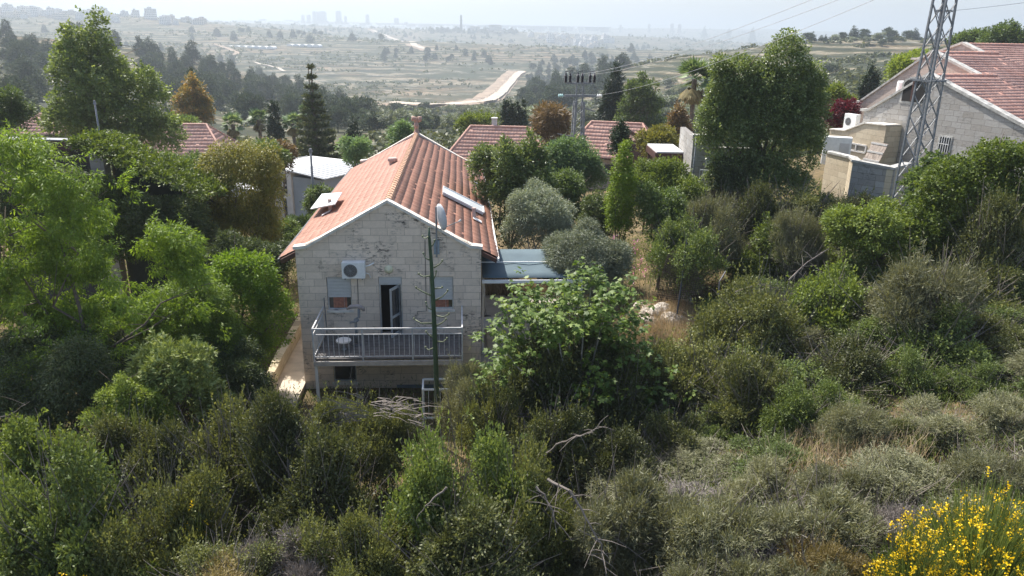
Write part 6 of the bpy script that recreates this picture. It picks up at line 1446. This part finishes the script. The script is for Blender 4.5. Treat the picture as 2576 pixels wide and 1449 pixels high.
for px, pb, h_, lb in [(1771, 92, 22, 'dark oval tree on the right hill crest, leftmost of three'), (1832, 93, 20, 'spreading dark tree on the right hill crest, middle of three'), (1891, 104, 28, 'pointed dark cypress on the right hill crest, rightmost of three'), (2075, 104, 16, 'small dark tree on the crest above the big glossy tree')]:
    q = ghit(px, pb + 6, 200); o = link('crest_tree', OM[0] if 'spread' in lb else PM[1], None, tuple(q), 0, (h_ * mpp(q[1]) * .8,) * 2 + (h_ * mpp(q[1]) * 1.3,)); tag(o, lb, 'tree')
forest([(480, 78), (1250, 80), (1300, 110), (480, 105)], 45, PM + OM, (9, 14), 'tiny hazy tree on the far ridge below the city', 'hazy trees on the far ridge', 10, name='far_tree', dmin=18, start=600)
forest([(940, 130), (1230, 125), (1240, 165), (960, 160)], 26, OM + PM, (7, 11), 'hazy tree in the clump on the far terraces', 'tree clump on the far terraces', 11, name='far_tree', dmin=8, start=500)

def scrub_mass(name, label, n, drange, seed, mat, rr=(.5, 1.5), nf=16, cond=None):
    rs = np.random.RandomState(seed); D = np.exp(rs.uniform(math.log(drange[0]), math.log(drange[1]), n)); a = rs.uniform(-.8, .95, n); X = a * D; k = n2(X, D, .012) + n2(X + 50, D, .05) * .6 + rs.rand(n) * .45 > .3
    if cond is not None: k &= cond(X, D)
    X, D = X[k], D[k]; Z = height(X, D); m_ = len(X); r = rs.uniform(*rr, m_) * (1 + D / 900.0)
    d = rvec(rs, m_ * nf); d[:, 2] = np.abs(d[:, 2]); R_ = np.repeat(r, nf)[:, None]; p = np.repeat(np.stack([X, D, Z], -1), nf, 0) + d * R_ * np.array([1, 1, .8]) * rs.uniform(.6, 1, (m_ * nf, 1)); al = rvec(rs, m_ * nf)
    V, Lp, kk, tt = leaves(p - al * R_ * .3, al, d + rvec(rs, m_ * nf) * .4, R_[:, 0] * .85, R_[:, 0] * .6, 'leaf', rs.rand(m_ * nf)); return tag(link(name, raw_mesh(name, V, Lp, kk, mat, tt)), label, 'scrub', kind='stuff')
RP = [(1312, 183), (1302, 192), (1288, 206), (1272, 224), (1255, 243), (1240, 254), (1218, 263), (1180, 267), (1130, 270), (1080, 271), (1030, 270), (985, 266)]
RP2 = [(940, 78), (960, 87), (1004, 103), (1044, 118), (1080, 131)]
_rw = []
for L_, st_ in ((RP, 300), (RP2, 900)):
    q_ = [ghit(a, b, st_)[:2] for a, b in L_]
    for a, b in zip(q_, q_[1:]):
        for k_ in range(10): _rw.append(a + (b - a) * k_ / 10)
_rw = np.array(_rw)
def notroad(X, D):
    ok = np.ones(len(X), bool)
    for i0 in range(0, len(X), 4000): ok[i0:i0 + 4000] = (((X[i0:i0 + 4000, None] - _rw[None, :, 0]) ** 2 + (D[i0:i0 + 4000, None] - _rw[None, :, 1]) ** 2).min(1) > (9 + D[i0:i0 + 4000] * .012) ** 2)
    return ok
scrub_mass('valley_scrub', 'dark low scrub dotting the near valley sides', 15000, (75, 420), 41, LM['shrubd'], (.5, 1.6), 22, notroad)
scrub_mass('hillside_scrub', 'hazy scrub dotting the terraced hills', 17000, (420, 1700), 42, LM['shrubd'], (.7, 1.8), 10, notroad)
scrub_mass('ridge_scrub', 'faint scrub on the far ridges', 7000, (1600, 5200), 43, LM['pine'], (1.2, 3.0), 6)

def road(name, pts, wd, mat, start=100, off=.5):
    q = [ghit(a, b, start) for a, b in pts]; fine = []
    for a, b in zip(q, q[1:]):
        for k in range(8): fine.append(a + (b - a) * k / 8)
    fine.append(q[-1]); fine = np.array(fine); V = []
    for i, p in enumerate(fine):
        d = fine[min(i + 2, len(fine) - 1)] - fine[max(i - 2, 0)]; s = np.array([-d[1], d[0]]); s = s / (np.linalg.norm(s) + 1e-6)
        c = [(p[0] + s[0] * wd * k, p[1] + s[1] * wd * k) for k in (-.5, 0, .5)]; z = max(float(height(a_, b_)) for a_, b_ in c) + off
        for k, (a_, b_) in zip((-1, 0, 1), c): V.append((a_, b_, z))
    n = len(fine); Lp = []
    for i in range(n - 1):
        for k in range(2): a = i * 3 + k; Lp += [a, a + 1, a + 4, a + 3]
    return tag(link(name, raw_mesh(name, np.array(V, float), np.array(Lp), 4, mat, smooth=True)), kind='structure')
road('dirt_road_bank', [(a - 12, b - 2) for a, b in RP], 22, M_DIRT, 300, .5)
road('gravel_road', RP, 8, M_ROAD, 300, 1.8)
road('dirt_road_bank', [(932, 76), (955, 86), (1000, 102), (1040, 117), (1078, 131)], 22, M_DIRT, 900, .6)
road('gravel_road', [(940, 78), (960, 87), (1004, 103), (1044, 118), (1080, 131)], 10, M_ROAD, 900, 1.2)
road('dirt_track', [(640, 158), (668, 166), (695, 172), (716, 181)], 4, M_ROAD, 300, .7)
road('dirt_track', [(540, 112), (570, 122), (598, 136), (590, 142)], 7, M_DIRT, 500, .7)
# fence along the road
t = thing('road_fence', 'long thin wire fence following the gravel road in the valley', 'fence'); mb = MB(); prev = None
for i in range(34):
    f = i / 33 * (len(RP) - 1.01); k = int(f); a = RP[k]; b = RP[k + 1]; q = Vector(ghit(a[0] + (b[0] - a[0]) * (f - k) - 14, a[1] + (b[1] - a[1]) * (f - k) - 3, 300)); mb.bar(q, q + Vector((0, 0, 2.6)), .14)
    if prev: mb.bar(prev + Vector((0, 0, 2.4)), q + Vector((0, 0, 2.4)), .06)
    prev = q
mb.build('fence_posts', M_METAL, t)
# greenhouses
for i, (x0, x1, yy, lb) in enumerate([(537, 690, 118, 'long white plastic greenhouse on the left of the far terraces'), (722, 806, 119, 'shorter white plastic greenhouse right of the long one')]):
    a = ghit(x0, yy, 700); b = ghit(x1, yy, 700); D = (a[1] + b[1]) / 2; a = P(x0, yy, D); b = P(x1, yy, D); L_ = b[0] - a[0]; z = min(float(height(a[0], D)), float(height(b[0], D))) + .5; t = thing('greenhouse', lb, 'greenhouse', (a[0], D, z), 0, 'white plastic greenhouses'); mb = MB(); n = max(3, int(L_ / 9))
    for k in range(n):
        w_ = L_ / n; xs = np.linspace(0, math.pi, 7); mb.prism([(k * w_ + w_ * .96 * (1 - math.cos(u_)) / 2, 2.2 + 1.9 * math.sin(u_)) for u_ in xs][::-1] + [(k * w_ + .0, 0), (k * w_ + w_ * .96, 0)], -4, 14)
    mb.build('film_tunnels', M_GREENHOUSE, t)
# far buildings
def bmat(name, col):
    mt, t, b = newmat(name); co = N(t, 'ShaderNodeTexCoord').outputs['Object']; sp = N(t, 'ShaderNodeSeparateXYZ'); t.links.new(co, sp.inputs[0]); cb = N(t, 'ShaderNodeCombineXYZ'); t.links.new(mth(t, 'ADD', sp.outputs[0], sp.outputs[1]), cb.inputs[0]); t.links.new(sp.outputs[2], cb.inputs[1])
    br = N(t, 'ShaderNodeTexBrick'); t.links.new(cb.outputs[0], br.inputs[0]); br.offset = 0; br.inputs['Scale'].default_value = 1; br.inputs['Brick Width'].default_value = 3.4; br.inputs['Row Height'].default_value = 3.0; br.inputs['Mortar Size'].default_value = .85; br.inputs['Color1'].default_value = (.1, .1, .11, 1); br.inputs['Color2'].default_value = (.13, .13, .14, 1); br.inputs['Mortar'].default_value = (*col, 1); br.inputs['Mortar Smooth'].default_value = 0
    t.links.new(br.outputs[0], b.inputs['Base Color']); b.inputs['Roughness'].default_value = .8; return mt
BM_ = [bmat('cream_block_facade', (.62, .56, .47)), bmat('white_block_facade', (.72, .7, .66)), bmat('grey_block_facade', (.45, .45, .46))]
def block_mesh(seed, w_, d_, h_, mt):
    rs = random.Random(seed); mb = MB(); mb.box((-w_ / 2, -d_ / 2, -8), (w_ / 2, d_ / 2, h_)); mb.box((-w_ / 2 - .2, -d_ / 2 - .2, h_), (w_ / 2 + .2, d_ / 2 + .2, h_ + .5)); x = rs.uniform(-w_ / 4, w_ / 4); mb.box((x - w_ * .15, -d_ / 4, h_ + .5), (x + w_ * .15, d_ / 4, h_ + 3.2)); mb.box((-w_ / 2 - 2.5, -d_ / 2 + 1, -8), (-w_ / 2, d_ / 2 - 2, h_ * .62))
    me = bpy.data.meshes.new('far_building'); me.from_pydata(mb.v, [], mb.f); me.materials.append(mt); return me
BL = [block_mesh(i, *a, BM_[i % 2]) for i, a in enumerate([(16, 12, 9), (12, 12, 12), (22, 12, 8), (14, 14, 15)])]
rs = random.Random(21)
def town(poly, n, label, group, seed, start, sc=(.55, .95)):
    rs = random.Random(seed); xs = [p[0] for p in poly]; ys = [p[1] for p in poly]; c = 0; tr = 0; pts = []
    while c < n and tr < n * 20:
        tr += 1; px = rs.uniform(min(xs), max(xs)); py = rs.uniform(min(ys), max(ys))
        if not inpoly(px, py, poly): continue
        q = ghit(px, py, start)
        if q[1] > 6500 or any(hypot(q[0] - a[0], q[1] - a[1]) < 17 for a in pts): continue
        pts.append(q); c += 1
    pts.sort(key=lambda q: proj(q)[0])
    for iq, q in enumerate(pts): s = rs.uniform(*sc); tag(link('far_building', rs.choice(BL), None, (q[0], q[1], q[2]), rs.uniform(-.5, .5), (s, s, s * rs.uniform(.8, 1.2))), label + ', ' + ordw(iq + 1) + ' from left', 'building', group)
town([(-20, 22), (130, 28), (320, 40), (300, 56), (150, 50), (-20, 46)], 46, 'hazy pale building of the village on the far left hilltop', 'village on the far left hilltop', 1, 900)
town([(330, 42), (480, 54), (560, 62), (430, 64), (330, 60)], 9, 'scattered pale building right of the far left village', 'scattered houses right of the village', 2, 900, (.7, 1.1))
town([(1330, 92), (1440, 92), (1560, 112), (1500, 122), (1340, 110)], 40, 'small white block of the terraced town on the hazy hill', 'terraced town on the hazy hill', 3, 1400, (.9, 1.3))
# city on the horizon
def tower(label, px, top, wpx, D, hb=66, group='hazy high-rise city on the horizon', mt=2, name='tower_block'):
    q = P(px, top, D); b = P(px, hb + (px - 1288) * .018 + 6, D); w_ = wpx * mpp(D); mb = MB(); h_ = q[2] - b[2]; mb.box((-w_ / 2, -w_ / 2, 0), (w_ / 2, w_ / 2, h_ * .93)); mb.box((-w_ * .36, -w_ * .36, h_ * .93), (w_ * .36, w_ * .36, h_)); mb.box((-w_ * .7, -w_ * .6, 0), (w_ * .75, w_ * .5, h_ * .22))
    o = mb.build(name, BM_[mt]); o.location = (b[0], D, b[2]); return tag(o, label, 'high-rise', group)
for px, tp, w_, lb in [(778, 37, 9, 'low wide block left of the first skyscraper pair'), (792, 28, 8, 'first skyscraper from the left on the hazy horizon'), (801, 29, 6, 'slim skyscraper beside the first one'), (813, 28, 16, 'broad skyscraper in the hazy city cluster'), (853, 27, 12, 'dark free-standing skyscraper right of the city cluster'), (870, 40, 6, 'small tower right of the free-standing skyscraper'), (925, 36, 8, 'lone tower in the middle of the hazy skyline'), (998, 45, 11, 'squat tower between the lone tower and the slim church tower'), (763, 37, 7, 'small tower at the left end of the hazy city'), (1022, 55, 8, 'low tower right of the squat tower')]:
    tower(lb, px, tp, w_, 3900, 62)
for px, tp, w_, lb in [(1632, 60, 6, 'tiny left high-rise above the right ridge'), (1689, 59, 8, 'left one of the twin high-rises on the right horizon'), (1708, 60, 8, 'right one of the twin high-rises on the right horizon'), (1560, 62, 5, 'faint tower left of the twin high-rises')]:
    tower(lb, px, tp, w_, 4200, 70)
for i in range(44):
    px = 620 + i * 21 + rs.uniform(-6, 6); yb = 46 + (px - 620) * .036; w_ = rs.uniform(10, 26)
    tower('low hazy city block on the horizon, %s from left' % ordw(i + 1), px, yb + rs.uniform(0, 8), w_, 4000 + rs.uniform(0, 300), 58, 'low hazy city blocks on the horizon', 2, 'city_block')
for px, tp, w_, lb in [(1246, 62, 32, 'wide low building on the ridge right of the slim tower'), (1195, 66, 26, 'domed pale building right of the slim tower')]:
    tower(lb, px, tp, w_, 2450, 72, 'buildings on the ridge', 0, 'ridge_building')
q = P(1160, 37, 2420); b = P(1160, 76, 2420); t = thing('stone_tower', 'slim tall tower with a gallery rising from the tree-covered ridge', 'tower', (b[0], b[1], b[2])); h_ = q[2] - b[2]
MB().lathe([(4.2, 0), (3.2, h_ * .55), (3.2, h_ * .6), (4.3, h_ * .62), (4.3, h_ * .65), (3.0, h_ * .66), (3.0, h_ * .9), (3.8, h_ * .92), (1.2, h_), (0, h_)], (0, 0, 0), 8).build('shaft', plain('tower_stone', (.1, .1, .1), .8), t)
forest([(1080, 78), (1300, 80), (1300, 88), (1080, 86)], 34, OM + PM, (12, 17), 'hazy tree on the ridge around the slim tower', 'trees around the slim tower', 31, name='far_tree', dmin=8, start=1300)

# ------------------------------------------------------------------ haze
mt = bpy.data.materials.new('haze'); mt.use_nodes = True; t_ = mt.node_tree; t_.nodes.clear(); out = t_.nodes.new('ShaderNodeOutputMaterial'); pv = t_.nodes.new('ShaderNodeVolumePrincipled')
pv.inputs['Color'].default_value = (.6, .67, .74, 1); pv.inputs['Density'].default_value = .00043; pv.inputs['Anisotropy'].default_value = .35
t_.links.new(pv.outputs[0], out.inputs['Volume'])
zmin = float(ZZ.min()); hz = MB().box((-15500, -40, zmin - 3), (16500, 12400, 185)).build('haze', mt); tag(hz, kind='stuff', label='pale blue haze filling the valley', cat='haze')
